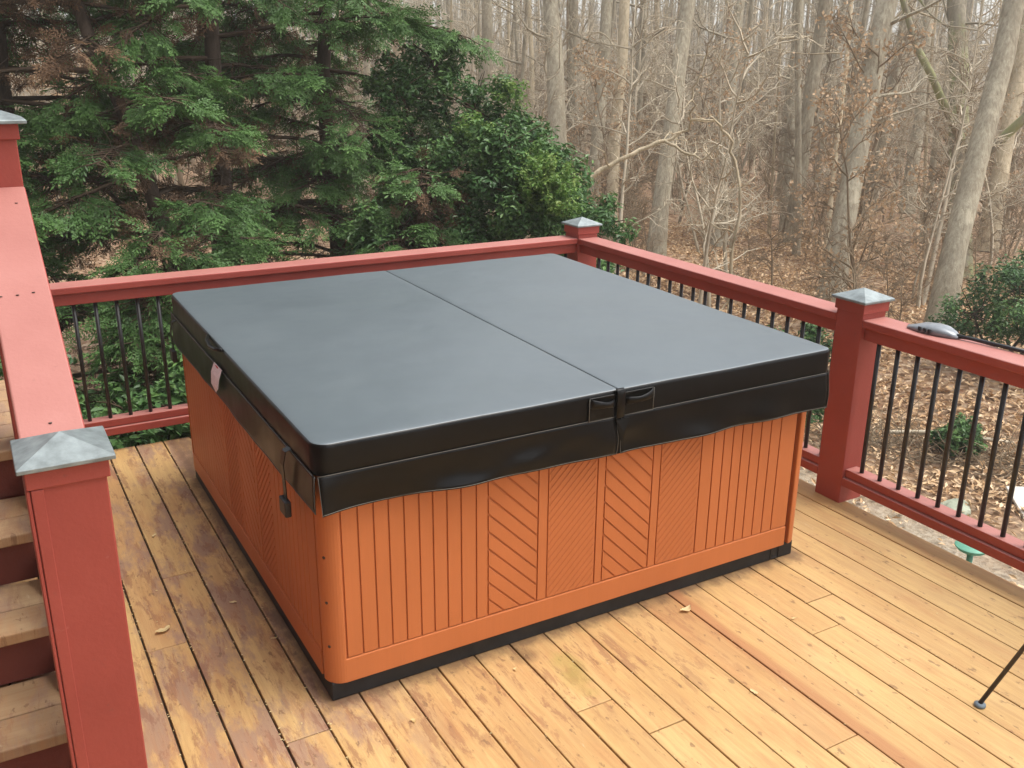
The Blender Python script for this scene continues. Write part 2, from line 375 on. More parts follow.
def bars(parent, pts, z0, z1, name='baluster'):
    me = None
    for (x, y) in pts:
        if me is None:
            b = MB(); b.tube([(0, 0, z0), (0, 0, z1)], .0105, 10); o = b.build(name, M['blackmetal'], parent, loc=(x, y, 0)); me = o.data
        else: link(name, me, None, parent, (x, y, 0))
def knots(parent, spots):
    pass
# right side, far section (corner post -> right post)
def side_section(y0, y1, ys, label):
    t = empty('railing_section', (2.74, (y0 + y1) / 2, 0)); tag(t, label, 'railing')
    oy = (y0 + y1) / 2; a, c = y0 - oy, y1 - oy; X = lambda x: x - 2.74
    b = MB(); b.box(X(2.690), X(2.838), a, c, ZC - .037, ZC); b.build('cap_rail', M['skylit'], t, .006, 3)
    b = MB(); b.box(X(2.712), X(2.775), a, c, .832, ZC - .039); b.build('upper_rail', M['paint'], t, .004, 2)
    b = MB(); b.box(X(2.706), X(2.785), a, c, .140, .181); b.build('bottom_rail', M['paint'], t, .004, 2)
    b = MB(); b.box(X(2.690), X(2.795), a, c, .096, .138); b.build('lower_rail', M['paint'], t, .004, 2)
    bars(t, [(X(2.741), y - oy) for y in ys], .1815, .8315)
    return t
side_section(.438, 2.648, [.468 + .1055 * i for i in range(20) if .468 + .1055 * i < 2.62], 'red wooden railing with black balusters behind the right end of the hot tub')
side_section(-5.5, .281, [.212 - .1055 * i for i in range(54)], 'red wooden railing with black balusters at the right, a grey scraper lying on its cap')
# back section
t = empty('railing_section', (1.0, 2.70, 0)); tag(t, 'red wooden railing with black balusters along the back of the deck, behind the tub', 'railing')
a, c = -3.2, 1.688
b = MB(); b.box(a, c, -.051, .103, ZC - .037, ZC); b.build('cap_rail', M['skylit'], t, .006, 3)
b = MB(); b.box(a, c, -.03, .035, .832, ZC - .039); b.build('upper_rail', M['paint'], t, .004, 2)
b = MB(); b.box(a, c, -.035, .045, .140, .181); b.build('bottom_rail', M['paint'], t, .004, 2)
b = MB(); b.box(a, c, -.051, .055, .096, .138); b.build('lower_rail', M['paint'], t, .004, 2)
bars(t, [(.014 - 1.0 + .1045 * i, 0) for i in range(-21, 26) if .014 + .1045 * i < 2.66], .1815, .8315)

# stair: treads, risers
R_, T_, Y0 = .1825, .310, .035
st = empty('staircase', (-1.3, 0, 0)); tag(st, 'wooden stairs with bare treads and dark red risers at the lower left', 'stairs')
rr = random.Random(5)
for k in range(3):
    z = R_ * (k + 1); y = Y0 + T_ * k
    b = MB(); b.box(-.72, .525, y, y + .150, z - .038, z, tint=rr.random()); b.box(-.72, .525, y + .156, y + T_ + .018, z - .038, z - .001, tint=rr.random())
    b.build('tread', M['tread'], st, .005, 2)
for k in range(4):
    z = R_ * (k + 1); y = Y0 + T_ * k
    b = MB(); b.box(-.72, .523, y + .022, y + .042, z - R_ + .001, z - .040); b.build('riser', M['paint_darker'], st, .002, 1)
for sx in (.528, -.76):
    b = MB(); P = [(Y0 + .0, .002), (Y0 + .0, .10), (Y0 + T_ * 3.2, .10 + R_ * 3.2), (Y0 + T_ * 3.2, .40), (Y0 + .5, .002)]
    b.prism(P, 5, sx, sx + .038, lambda u, v, w_: (w_, u, v)); b.build('stringer', M['paint'], st, .003, 1)
# upper landing
ld = empty('landing', (-1.4, 1.8, 0)); tag(ld, 'small raised plank landing at the top of the stairs by the upper post', 'landing')
b = MB(); n = 6
for i in range(n):
    ya = Y0 + T_ * 3 - 1.8 + i * .1475; b.box(-1.0, .76, ya, ya + .1425, R_ * 4 - .036, R_ * 4, tint=rr.random())
b.build('boards', M['tread'], ld, .004, 2)
b = MB(); b.box(-1.0, .75, -.795, -.757, .40, R_ * 4 - .038); b.box(.712, .75, -.756, .02, .40, R_ * 4 - .038); b.box(.61, .75, -.12, .02, .001, .398); b.box(-1.0, .75, .022, .05, .4, R_ * 4 - .038); b.build('fascia', M['paint'], ld, .003, 1)
# newel and upper post
nw = post(-.784, -.292, .168, 0, 1.15, 'wide red newel post at the foot of the stairs with a big grey metal cap', .215, .048, .008)
b = MB(); b.box(-.094, -.0855, -.088, .088, .0, 1.088); b.box(-.084, -.056, -.0895, -.0845, .002, 1.088); b.build('trim_board', M['paint'], nw, .002, 1)
# paint cracks on the newel
up = post(-.787, .942, .150, R_ * 4, 1.853, 'tall red post at the top of the stairs, upper left, pale metal cap', .220, .05, .010)
# sloped stair rail
t = empty('stair_railing', (-.7105, -.10, 0)); tag(t, 'wide sloping red handrail rising beside the stairs at the left', 'railing')
L0, L1 = -.022, 1.041
SR = .475
def slope_beam(x0, x1, ztop0, th, name, bev=.005, mk='paint'):
    s = SR; z = lambda y: ztop0 + s * (y - 0.01)
    b = MB(); P = [(L0, z(.008 + L0 )), (L1, z(.008 + L1)), (L1, z(.008 + L1) - th), (L0, z(.008 + L0) - th)]
    b.prism(P, 4, x0, x1, lambda u, v, w_: (w_, u, v)); return b.build(name, M[mk], t, bev, 3)
slope_beam(-.0765, .0765, 1.150, .045, 'handrail_cap', .006, 'skylit')
slope_beam(-.030, .028, 1.103, .075, 'upper_rail')
slope_beam(-.036, .034, .36, .08, 'bottom_rail')
for i in range(10):
    y = .07 + i * .102; b = MB(); b.tube([(0, y, .355 + SR * (y - .002)), (0, y, 1.033 + SR * (y - .002))], .0105, 10); b.build('baluster', M['blackmetal'], t)
for dx, y in ((-.055, .52), (-.012, .52), (.030, .525), (.04, .95), (.0, .035)):
    z = 1.150 + SR * (y + .008 - .01) + .0005; b = MB(); b.tube([(dx, y, z), (dx, y, z + .0015)], .0045, 8); b.build('screw', M['hole'], t)

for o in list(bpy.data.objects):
    if o.type == 'MESH' and o.name.split('.')[0] in ('cap_rail', 'bottom_rail', 'lower_rail', 'handrail_cap'): skylit_top(o)
# ------------------------------------------------------------------ hot tub
TW, TD = 2.125, 2.092; TY = .014
tub = empty('hot_tub', (0, TY, 0)); tag(tub, 'square hot tub with orange-brown grooved cabinet on a black plinth', 'hot tub')
b = MB(); b.box(.006, TW - .012, .012, TD - .012, 0.001, .070); b.build('plinth', M['plinth'], tub, .004, 2)
b = MB(); b.box(1.985, 1.990, .008, .015, .008, .066); b.box(2.030, 2.035, .008, .015, .008, .066); b.box(1.991, 2.029, .011, .015, .008, .013); b.box(1.998, 2.022, .0125, .0148, .02, .05); b.build('drain_cover', M['darkgrey'], tub, .001, 1)
def clip(poly, x0, x1, z0, z1):
    def cl(P, ins, inter):
        out = []
        for i in range(len(P)):
            a, b_ = P[i - 1], P[i]
            if ins(b_):
                if not ins(a): out.append(inter(a, b_))
                out.append(b_)
            elif ins(a): out.append(inter(a, b_))
        return out
    def ix(v, ax):
        def f_(a, b_):
            t_ = (v - a[ax]) / (b_[ax] - a[ax]); return (a[0] + (b_[0] - a[0]) * t_, a[1] + (b_[1] - a[1]) * t_)
        return f_
    P = poly
    for ins, it in ((lambda p: p[0] >= x0, ix(x0, 0)), (lambda p: p[0] <= x1, ix(x1, 0)), (lambda p: p[1] >= z0, ix(z0, 1)), (lambda p: p[1] <= z1, ix(z1, 1))):
        if P: P = cl(P, ins, it)
    return P
def side_panel(W, name, fn, label=None):
    """fn(u, z, depth) -> tub coordinates, depth grows outward"""
    s = W / 2.125; zb, zt_ = .158, .872; g_ = .0026
    xs = [.062, .119, .173, .225, .279, .333, .383, .435, .488, .546]
    b = MB(); base = [( .045, .072), (W - .079, .072), (W - .079, .885), (.045, .885)]
    b.prism(base, 4, -.030, -.006, fn)
    slats = []
    for i in range(len(xs) - 1): slats.append((xs[i], xs[i + 1]))
    flats = [(.546, .592), (.795, .836), (1.048, 1.083), (1.301, 1.339)]
    rs = [1.539, 1.601, 1.651, 1.700, 1.748, 1.798, 1.850, 1.903, 1.958, 2.047]
    slats += flats + [(rs[i], rs[i + 1]) for i in range(len(rs) - 1)]
    for a_, c_ in slats:
        a_, c_ = a_ * s + g_, c_ * s - g_
        b.prism([(a_, zb + .003), (c_, zb + .003), (c_, zt_), (a_, zt_)], 4, -.0062, 0, fn)
    for (a_, c_, sl, pitch, gg) in ((.592, .795, -1, .067, .0032), (.836, 1.048, 1, .031, .0012), (1.083, 1.301, -1, .067, .0032), (1.339, 1.539, 1, .033, .0012)):
        a_, c_ = a_ * s + g_, c_ * s - g_; n = int((zt_ - zb + (c_ - a_)) / pitch) + 4
        dep = 0 if sl < 0 else .0022
        if sl > 0: b.prism([(a_, zb + .003), (c_, zb + .003), (c_, zt_), (a_, zt_)], 4, -.0062, -.0006, fn)
        for i in range(-n, n):
            z0 = zb + i * pitch
            zz = lambda u: (sl * (u - a_))
            P = [(a_ - .1, z0 + gg * 1.4 + zz(a_ - .1)), (c_ + .1, z0 + gg * 1.4 + zz(c_ + .1)), (c_ + .1, z0 + pitch - gg * 1.4 + zz(c_ + .1)), (a_ - .1, z0 + pitch - gg * 1.4 + zz(a_ - .1))]
            if sl > 0: P = [(a_ - .1, z0 + zz(a_ - .1)), (c_ + .1, z0 + zz(c_ + .1)), (c_ + .1, z0 + .0055 + zz(c_ + .1)), (a_ - .1, z0 + .0055 + zz(a_ - .1))]
            P = clip(P, a_ + (.004 if sl > 0 else 0), c_ - (.004 if sl > 0 else 0), zb + .006, zt_)
            if len(P) >= 3 and abs(sum(P[j - 1][0] * P[j][1] - P[j][0] * P[j - 1][1] for j in range(len(P)))) > 2e-5: b.prism(P, len(P), -.0062 if sl < 0 else -.0005, dep, fn)
    o = b.build(name, M['skirt'], tub, .0016, 1)
    if label: o['label'] = label
    c = MB(); c.prism([(.052, .068), (W - .080, .068), (W - .080, zb), (.052, zb)], 4, -.0062, .004, fn); c.build('base_trim', M['skirt'], tub, .003, 2)
side_panel(TW, 'side_panel', lambda u, v, w_: (u, -w_, v))
side_panel(TD, 'side_panel', lambda u, v, w_: (-w_, TD - u, v), 'shaded left cabinet side')
side_panel(TW, 'side_panel', lambda u, v, w_: (TW - u, TD + w_, v))
side_panel(TD, 'side_panel', lambda u, v, w_: (TW + w_, u, v))
def corner(cx, cy, a0):
    b = MB(); r = .062; P = []
    for i in range(11):
        a = a0 + PI / 2 * i / 10; P.append((cx + r * math.cos(a), cy + r * math.sin(a)))
    P.append((cx + .0, cy + .0))
    b.prism(P, len(P), .068, .884, lambda u, v, w_: (u, v, w_)); 
    return b.build('corner_post', M['skirt'], tub, .004, 2)
for cx, cy, a0 in ((.058, .058, PI), (TW - .058, .058, -PI / 2), (TW - .058, TD - .058, 0), (.058, TD - .058, PI / 2)):
    o = corner(cx, cy, a0)
    if cx < 1 and cy < 1:
        for z in (.21, .375, .54):
            b = MB(); d = Vector((-.80, -.60, 0)).normalized(); q = Vector((cx, cy, z)) + d * .0612; b.tube([q, q + d * .0018], .0055, 10); b.build('screw', M['hole'], o)
# right front corner deep groove
b = MB(); b.box(.02, TW - .02, .02, TD - .02, .880, .895); b.build('shell_rim', M['darkgrey'], tub, .004, 1)

# ------------------------------------------------------------------ cover
CX0, CX1, CY0, CY1 = -.0215, 2.168, -.027, 2.1255
ct = empty('spa_cover', (CX0, CY0, .845)); tag(ct, 'black vinyl folding cover with a centre seam lying on the hot tub', 'cover')
CWd, CDp = CX1 - CX0, CY1 - CY0; ZT = .103
tilt = lambda y: .024 * (y / CDp)
def hn(x, y, s_=0):
    return (math.sin(x * 3.1 + s_) * math.sin(y * 2.3 + 1.3 + s_) * .5 + math.sin(x * 7.3 + y * 3.1 + s_) * .3 + math.sin(x * 5 - y * 9.7 + 2) * .2)
def cover_half(x0, x1, rl, rr_, name):
    def outline(ins, r0, r1):
        P = []; n = 10
        a0, a1, b0, b1 = x0 + ins * (.22 if r0 < .02 else 1), x1 - ins * (.22 if r1 < .02 else 1), ins, CDp - ins
        for (cx, cy, r, st_) in ((a0, b0, r0, PI), (a1, b0, r1, 1.5 * PI), (a1, b1, r1, 0), (a0, b1, r0, .5 * PI)):
            r = max(r - ins, .004); sx = 1 if cx == a0 else -1; sy = 1 if cy == b0 else -1
            for i in range(n + 1):
                a = st_ + PI / 2 * i / n; P.append((cx + sx * r + r * math.cos(a), cy + sy * r + r * math.sin(a)))
        # densify straight edges
        Q = []
        for i in range(len(P)):
            p0, p1 = Vector(P[i]), Vector(P[(i + 1) % len(P)]); L = (p1 - p0).length
            seg = 20 if L > .5 else 1
            for j in range(seg): Q.append(tuple(p0.lerp(p1, j / seg)))
        return Q
    rings = []
    prof = [(0, .0), (0, ZT - .014), (.002, ZT - .007), (.006, ZT - .002), (.013, ZT), (.03, ZT + .001)]
    for ins, z in prof:
        rings.append([(x, y, z + tilt(y) * (1 if z > .01 else 1) + (.0015 * hn(x * 2, y * 2) if z > .05 else 0)) for x, y in outline(ins, rl, rr_)])
    cx, cy = (x0 + x1) / 2, CDp / 2; last = rings[-1]
    for s_ in (.93, .85, .74, .6, .45, .3, .15):
        R2 = []
        for x, y, z in last:
            X, Y = cx + (x - cx) * s_, cy + (y - cy) * s_
            R2.append((X, Y, ZT + tilt(Y) + .006 * (1 - s_) + .0022 * hn(X * 1.5, Y * 1.5) ))
        rings.append(R2)
    V = []; F = []; n = len(rings[0])
    for r in rings: V += r
    V.append((cx, cy, ZT + tilt(cy) + .006))
    for i in range(len(rings) - 1):
        for j in range(n): F.append((i * n + j, i * n + (j + 1) % n, (i + 1) * n + (j + 1) % n, (i + 1) * n + j))
    b0 = (len(rings) - 1) * n
    for j in range(n): F.append((b0 + j, b0 + (j + 1) % n, len(V) - 1))
    b = MB(); b.add(V, F, True)
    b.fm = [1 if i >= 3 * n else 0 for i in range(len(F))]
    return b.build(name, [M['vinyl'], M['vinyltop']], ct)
SX = 1.118
cover_half(0, SX - .0008, .055, .012, 'left_half'); cover_half(SX + .0008, CWd, .012, .04, 'right_half')
# flaps
def flap(P0, P1, nrm, name='flap', drop=.148, seed=1, flare0=0, flare1=0, amp=.006, fo=1, drop1=None):
    """sheet hung from P0->P1 just below the cover panel; nrm points outward"""
    P0, P1, nrm = Vector(P0), Vector(P1), Vector(nrm); L = (P1 - P0).length; n = int(L / .02); k = 12
    def pt(i, j, off):
        u = i / n; v = j / k; p = P0.lerp(P1, u); s_ = u * L
        wv = amp * v * (math.sin(s_ * 11 + seed * 2.1) * .6 + math.sin(s_ * 23 + seed + v * 2) * .35 + math.sin(s_ * 5.2 + v * 3 + seed) * .8)
        fold = fo * .012 * v * (1 - .55 * v) * max(0, math.sin(s_ * 4.3 + v * 2.5 + seed * 3)) ** 8 + fo * .004 * v * math.sin(s_ * 15 - v * 6 + seed)
        fl = v * (flare0 * max(0, 1 - s_ / .22) ** 2 + flare1 * max(0, 1 - (L - s_) / .22) ** 2)
        o_ = .0008 + off + wv + fold + fl + .004 * v
        p = p + nrm * o_; p.z = P0.z + (P1.z - P0.z) * u - (drop + ((drop1 or drop) - drop) * u) * v - .0015 * v * math.sin(s_ * 3 + seed)
        return p
    b = MB(); V = []; F = []
    for off in (0, .003):
        for j in range(k + 1):
            for i in range(n + 1): V.append(pt(i, j, off))
    w_ = n + 1; h_ = (k + 1) * w_
    for j in range(k):
        for i in range(n):
            a = j * w_ + i; F.append((a, a + w_, a + w_ + 1, a + 1)); F.append((h_ + a, h_ + a + 1, h_ + a + w_ + 1, h_ + a + w_))
    for j in range(k):
        a = j * w_; F.append((a, h_ + a, h_ + a + w_, a + w_)); a += n; F.append((a, a + w_, h_ + a + w_, h_ + a))
    for i in range(n):
        F.append((i, i + 1, h_ + i + 1, h_ + i)); a = k * w_ + i; F.append((a, h_ + a, h_ + a + 1, a + 1))
    b.add(V, F, True); o = b.build(name, M['vinyl'], ct)
    th = MB(); th.tube([pt(i, 0, .0045) for i in range(0, n + 1, 2)], .0011, 5); th.tube([pt(i, k, .003) + Vector((0, 0, .004)) for i in range(n + 1)], .0012, 5)
    e0 = [pt(0, j, .0035) for j in range(k + 1)]; e1 = [pt(n, j, .0035) for j in range(k + 1)]; th.tube(e0, .0009, 5); th.tube(e1, .0009, 5)
    th.build('stitching', M['thread'], o)
    return o, pt
zf = .006
flap((.006, 0, zf), (SX - .010, 0, zf - .0), (0, -1, 0), drop=.122, drop1=.146, seed=1, flare0=.018, flare1=.006, amp=.009)
flap((SX + .012, 0, zf), (CWd - .02, 0, zf), (0, -1, 0), drop=.146, drop1=.152, seed=2.3, flare0=.014, flare1=.014, amp=.009)
flap((0, CDp - .01, zf + .024), (0, .0, zf), (-1, 0, 0), drop=.150, drop1=.124, seed=3.1, amp=.0025, flare1=.004, fo=.12)
flap((CWd, .02, zf), (CWd, CDp - .02, zf + .024), (1, 0, 0), drop=.150, seed=4.4)
flap((CWd - .01, CDp, zf + .024), (SX + .01, CDp, zf + .024), (0, 1, 0), seed=5.2)
flap((SX - .01, CDp, zf + .024), (.01, CDp, zf + .024), (0, 1, 0), seed=6.2)
# tucked vinyl behind the notch at the seam
b = MB(); V = [(SX - .03, -.003, .0), (SX + .03, -.003, .0), (SX + .02, -.002, -.14), (SX - .02, -.002, -.14)]
b.prism([(SX - .035, 0), (SX + .035, 0), (SX + .022, -.142), (SX - .022, -.142)], 4, -.001, -.004, lambda u, v, w_: (u, w_, v)); b.build('seam_gusset', M['vinyl'], ct)
b = MB()
b.prism([(SX - .018, -.004), (SX + .040, -.004), (SX + .012, -.055), (SX + .002, -.09)], 4, -.012, -.015, lambda u, v, w_: (u, w_ - (0 if v > -.01 else .010), v)); b.build('seam_fold', M['vinyl'], ct)
# hinge strip over the front of the seam
b = MB(); V = []
pts = [(-.003, ZT + .006), (-.012, ZT + .002), (-.017, ZT - .012), (-.016, .05), (-.015, .002)]
for (y, z) in pts: V += [(SX - .017, y, z), (SX + .017, y, z)]
V += [(x, y + .006, z - .001) for x, y, z in V]
F = [(2*i, 2*i+1, 2*i+3, 2*i+2) for i in range(4)] + [(10+2*i, 12+2*i, 13+2*i, 11+2*i) for i in range(4)] + [(2*i, 2*i+2, 12+2*i, 10+2*i) for i in range(4)] + [(2*i+1, 11+2*i, 13+2*i, 2*i+3) for i in range(4)] + [(0, 10, 11, 1), (8, 9, 19, 18)]
b.add(V, F, True); b.build('hinge_strip', M['vinyl'], ct, .001, 1)
# handles: patch and a bowed grip each side of the seam
for sx, x0, x1 in ((-1, SX - .130, SX - .022), (1, SX + .022, SX + .150)):
    b = MB(); b.box(x0, x1, -.006, -.0005, .004, ZT - .012); h = b.build('handle', M['vinyl'], ct, .0015, 1)
    b = MB(); n = 12; V = []; F = []
    for i in range(n + 1):
        u = i / n; x = x0 + .004 + (x1 - x0 - .008) * u; bow = .020 * math.sin(PI * u) ** .8
        tw = (u if sx > 0 else 1 - u)
        zc_ = .060 + .012 * tw; hh = .010 + .012 * abs(tw - .4)
        for dy, dz in ((0, hh), (-.004, hh - .003), (-.006, -hh + .002), (-.002, -hh)): V.append((x, -.007 - bow + dy, zc_ + dz))
    for i in range(n):
        for j in range(4): F.append((i*4+j, i*4+(j+1)%4, (i+1)*4+(j+1)%4, (i+1)*4+j))
    F += [(0, 1, 2, 3), (n*4+3, n*4+2, n*4+1, n*4)]
    b.add(V, F, True); b.build('grip', M['vinyl'], h)
    b = MB(); xe = x0 if sx < 0 else x1; b.tube([(xe, -.0075, .004), (xe, -.0075, ZT - .014)], .0013, 5); b.tube([(x0, -.0075, .004), (x1, -.0075, .004)], .0010, 5); b.build('stitching', M['thread'], h)
# left side: handle lump, tag, straps
yl = lambda y: y - CY0
b = MB(); V = []
pts = [(0, 1.02), (.010, 1.0), (.018, .96), (.016, .90), (.008, .86)]
b.tube([(-.002, yl(1.32), ZT + .010), (-.016, yl(1.27), ZT + .004), (-.020, yl(1.2), ZT - .004), (-.016, yl(1.13), ZT + .002), (-.002, yl(1.08), ZT + .010)], [.006, .009, .010, .009, .006], 8); b.build('handle', M['vinyl'], ct)
b = MB(); V = [( -.010, yl(1.20), .032), (-.010, yl(1.075), .032), (-.022, yl(1.085), -.01), (-.027, yl(1.095), -.05), (-.022, yl(1.16), -.085), (-.026, yl(1.215), -.06), (-.022, yl(1.215), -.01)]
V2 = [(x - .0015, y, z) for x, y, z in V]
b.add(V + V2, [(0, 1, 2, 6), (6, 2, 3, 5), (5, 3, 4), (7, 13, 9, 8), (13, 12, 10, 9), (12, 11, 10)] + [(i, 7 + i, 7 + (i + 1) % 7, (i + 1) % 7) for i in range(7)]); tg = b.build('care_tag', M['tag'], ct)
b = MB(); b.box(-.0140, -.0125, yl(1.128), yl(1.165), .012, .030); b.build('red_mark', M['tagred'], tg)
def strap(y, z1):
    b = MB(); P = [(-.006, y, .022), (-.022, y + .012, .01), (-.030, y + .02, -.04), (-.026, y + .024, -.10), (-.024, y + .026, z1)]
    V = []; F = []
    for x, yy, z in P: V += [(x, yy - .017, z), (x, yy + .017, z), (x - .003, yy + .017, z), (x - .003, yy - .017, z)]
    for i in range(len(P) - 1):
        for j in range(4): F.append((i*4+j, i*4+(j+1)%4, (i+1)*4+(j+1)%4, (i+1)*4+j))
    F += [(0, 1, 2, 3), (len(V)-1, len(V)-2, len(V)-3, len(V)-4)]
    b.add(V, F, False); o = b.build('strap', M['vinyl'], ct, .001, 1)
    b = MB(); b.box(-.040, -.018, y - .008, y + .060, z1 - .055, z1 + .002); b.build('buckle', M['darkgrey'], o, .005, 2)
strap(yl(.20), -.165); strap(yl(1.99), -.13)

# ------------------------------------------------------------------ small things on the deck
# scraper lying on the rail cap
sc = empty('scraper', (2.80, -.02, ZC + .001), 0); tag(sc, 'grey plastic scraper with slots and a thin black handle on the right rail cap', 'scraper')
b = MB(); V = []; F = []; n = 14
secs = [(.135, .010, .004, 0), (.11, .048, .010, 0), (.06, .060, .030, 0), (0, .058, .040, 0), (-.05, .050, .040, 0), (-.09, .034, .026, 0), (-.12, .014, .012, 0)]
for (y, hw, h, _) in secs:
    for j in range(n):
        a = PI * j / (n - 1); V.append((-hw * math.cos(a), y, .002 + h * max(0, math.sin(a)) ** .6))
k = len(secs)
for i in range(k - 1):
    for j in range(n - 1): F.append((i*n+j, i*n+j+1, (i+1)*n+j+1, (i+1)*n+j))
    F.append((i*n+n-1, i*n, (i+1)*n, (i+1)*n+n-1))
F += [tuple(range(n)), tuple((k-1)*n + j for j in range(n))[::-1]]
b.add(V, F, True); b.build('head', M['grey'], sc)
for y in (.035, .010, -.015): 
    b = MB(); b.box(-.0655, -.0545, y - .006, y + .006, .006, .027); b.build('slot', M['darkgrey'], sc, .002, 1)
b = MB(); b.tube([(0, -.11, .012), (.01, -.16, .013), (.03, -.30, .012), (.052, -.47, .011)], [.010, .008, .009, .010], 8); b.build('handle', M['darkgrey'], sc)
# tripod stand: one leg enters the frame at the right
tp = empty('tripod_stand', (2.21, -1.31, 0)); tag(tp, 'thin dark metal leg with a round blue-grey foot at the lower right', 'stand')
apex = Vector((0.02, 0.02, .92))
for ft in ((-.31, .26), (.42, .15), (-.02, -.48)):
    b = MB(); p0 = Vector((ft[0], ft[1], .012)); b.tube([p0, apex], .0078, 8); lg = b.build('leg', M['brownmetal'], tp)
    d = (apex - p0).normalized(); q = p0 + d * .285; b = MB(); b.tube([q, q + d * .03], .011, 10); b.build('joint', M['darkgrey'], lg)
    b = MB(); b.tube([(ft[0], ft[1], .001), (ft[0], ft[1], .009), (ft[0], ft[1], .013)], [.019, .019, .010], 16); b.build('rubber_foot', M['foot'], lg)
b = MB(); b.tube([apex - Vector((0, 0, .02)), apex + Vector((0, 0, .09))], .014, 12); b.tube([apex + Vector((0, 0, .09)), apex + Vector((0, 0, .10))], .05, 16); b.build('head', M['darkgrey'], tp)

# fallen leaves on the deck
def leaf_mesh(seed, L=.035, W_=.016, curl=.006):
    r = random.Random(seed); b = MB(); n = 7; V = []; F = []
    for i in range(n):
        u = i / (n - 1); w_ = W_ * math.sin(PI * min(1, u * .92 + .06)) ** .8 * r.uniform(.7, 1.15); x = L * (u - .5); c = .004 * math.sin(u * 5 + seed)
        z = curl * (2 * u - 1) ** 2 + .002
        V += [(x, -w_ + c, z + curl * .8), (x, c, z), (x, w_ + c, z + curl * r.uniform(.4, 1.1))]
    for i in range(n - 1):
        a = i * 3; F += [(a, a + 3, a + 4, a + 1), (a + 1, a + 4, a + 5, a + 2)]
    b.add(V, F, True, r.random()); me = b.mesh('fallen_leaf'); me.materials.append(M['paleleaf']); return me
LV = [(-.41, .73, .060, .5, 'curled pale leaf on the deck boards right of the newel post'),
      (1.41, -.11, .055, .2, 'pale yellow leaf lying in front of the right end of the tub'),
      (1.28, -.63, .034, 1.4, 'small yellow leaf stuck by a board gap in the open right part of the deck'),
      (1.74, -.36, .022, 2.4, 'tiny yellow leaf bit on the boards right of the tub'),
      (.63, -.12, .020, .9, 'tiny white scrap on the deck just in front of the tub plinth'),
      (-.30, 1.53, .030, 1.1, 'small whitish leaf bit in a board gap near the back of the left strip'),
      (-.06, .48, .026, .3, 'tan leaf scrap near the left side of the tub'),
      (.20, -.20, .024, 2.0, 'pale leaf bit on the boards by the near corner of the tub'),
      (-.13, .80, .030, 2.6, 'thin dry leaf scrap between the tub and the left board gap')]
for i, (x, y, L, rz, lb) in enumerate(LV):
    o = link('fallen_leaf', leaf_mesh(i + 1, L, L * .26, L * .12), None, None, (x, y, .0012)); o.rotation_euler = (0, 0, rz); tag(o, lb, 'leaf', 'leaves on the deck')
# seed debris caught in the gaps
b = MB(); r = random.Random(11)
for i in range(900):
    left = r.random() < .60
    k = r.choice([-4, -3, -2, -1, 0]) if left else r.randint(0, 17)
    x = X0 + k * PITCH + r.gauss(0, .004); y = r.uniform(-1.2, 2.5) if left else r.uniform(-1.6, .4)
    if r.random() < .16: x = r.uniform(-.6, 0) if left else r.uniform(0, 2.6)
    if (-.03 < x < 2.15) and (-.03 < y < 2.2): continue
    s_ = r.uniform(.0022, .0062) * (1.0 if left else .8); a = r.random() * PI
    c, s2 = math.cos(a), math.sin(a); z = .0022
    V = [(x + c * s_, y + s2 * s_, z), (x - s2 * s_ * .5, y + c * s_ * .5, z + .0015), (x - c * s_, y - s2 * s_, z + .001), (x + s2 * s_ * .5, y - c * s_ * .5, z)]
    b.add(V + [(x, y, z + .003)], [(0, 1, 4), (1, 2, 4), (2, 3, 4), (3, 0, 4), (3, 2, 1, 0)], False, r.random())
o = b.build('seed_debris', M['paleleaf']); tag(o, 'tiny pale seed and leaf bits caught in the deck gaps', kind='stuff')

# ------------------------------------------------------------------ house wall added out of frame, left, to block light
hw = empty('added_house_wall', (-2.12, -1.5, 0)); tag(hw, 'unseen dark brown lap-sided house wall added left of the stairs to shade the tub', 'wall')
b = MB()
for i in range(58):
    z = -1.7 + i * .15; b.add([(0, -5.5, z), (0, 5.0, z), (0, 5.0, z + .15), (0, -5.5, z + .15), (.022, -5.5, z), (.022, 5.0, z), (.006, 5.0, z + .15), (.006, -5.5, z + .15)], [(0, 1, 2, 3), (4, 5, 1, 0), (4, 7, 6, 5), (7, 3, 2, 6), (0, 3, 7, 4), (1, 5, 6, 2)])
b.box(-.30, -.002, -5.5, 5.0, -1.7, 7.0); b.build('siding', M['siding'], hw)
b = MB(); b.box(.024, .06, 2.75, 3.75, R_ * 4, R_ * 4 + 2.08); b.build('door', M['paint'], hw, .004, 1)
b = MB(); b.box(-.30, .25, -5.7, 5.2, 7.002, 7.1); b.build('eave', M['siding'], hw)

# ------------------------------------------------------------------ ground
def gz(x, y):
    d = max(0, x - 3.2); e = max(0, y - 3.2)
    z = -1.60 + .0 * d
    z += .10 * math.sin(x * .55 + .6) * math.sin(y * .43) + .05 * math.sin(x * 1.7 + y * 1.1)
    R0 = math.hypot(x, y)
    z -= .018 * max(0, R0 - 12) * (1 if R0 < 40 else 40 / R0)
    if x > 7 : z += .18 * math.exp(-((x - y * .2 - 8.3) / 1.2) ** 2) * (1 if y < 8 else 0)
    return z
def ground():
    xs = np.concatenate([np.linspace(-160, -25, 8), np.linspace(-20, 30, 126), np.linspace(34, 80, 16), np.linspace(100, 260, 8)])
    ys = xs
    V = [(x, y, gz(x, y)) for y in ys for x in xs]; nx = len(xs)
    F = [(j * nx + i, j * nx + i + 1, (j + 1) * nx + i + 1, (j + 1) * nx + i) for j in range(len(ys) - 1) for i in range(nx - 1)]
    me = npmesh('ground', V, F, None, True); o = link('ground', me, M['ground']); tag(o, kind='structure'); return o
ground()
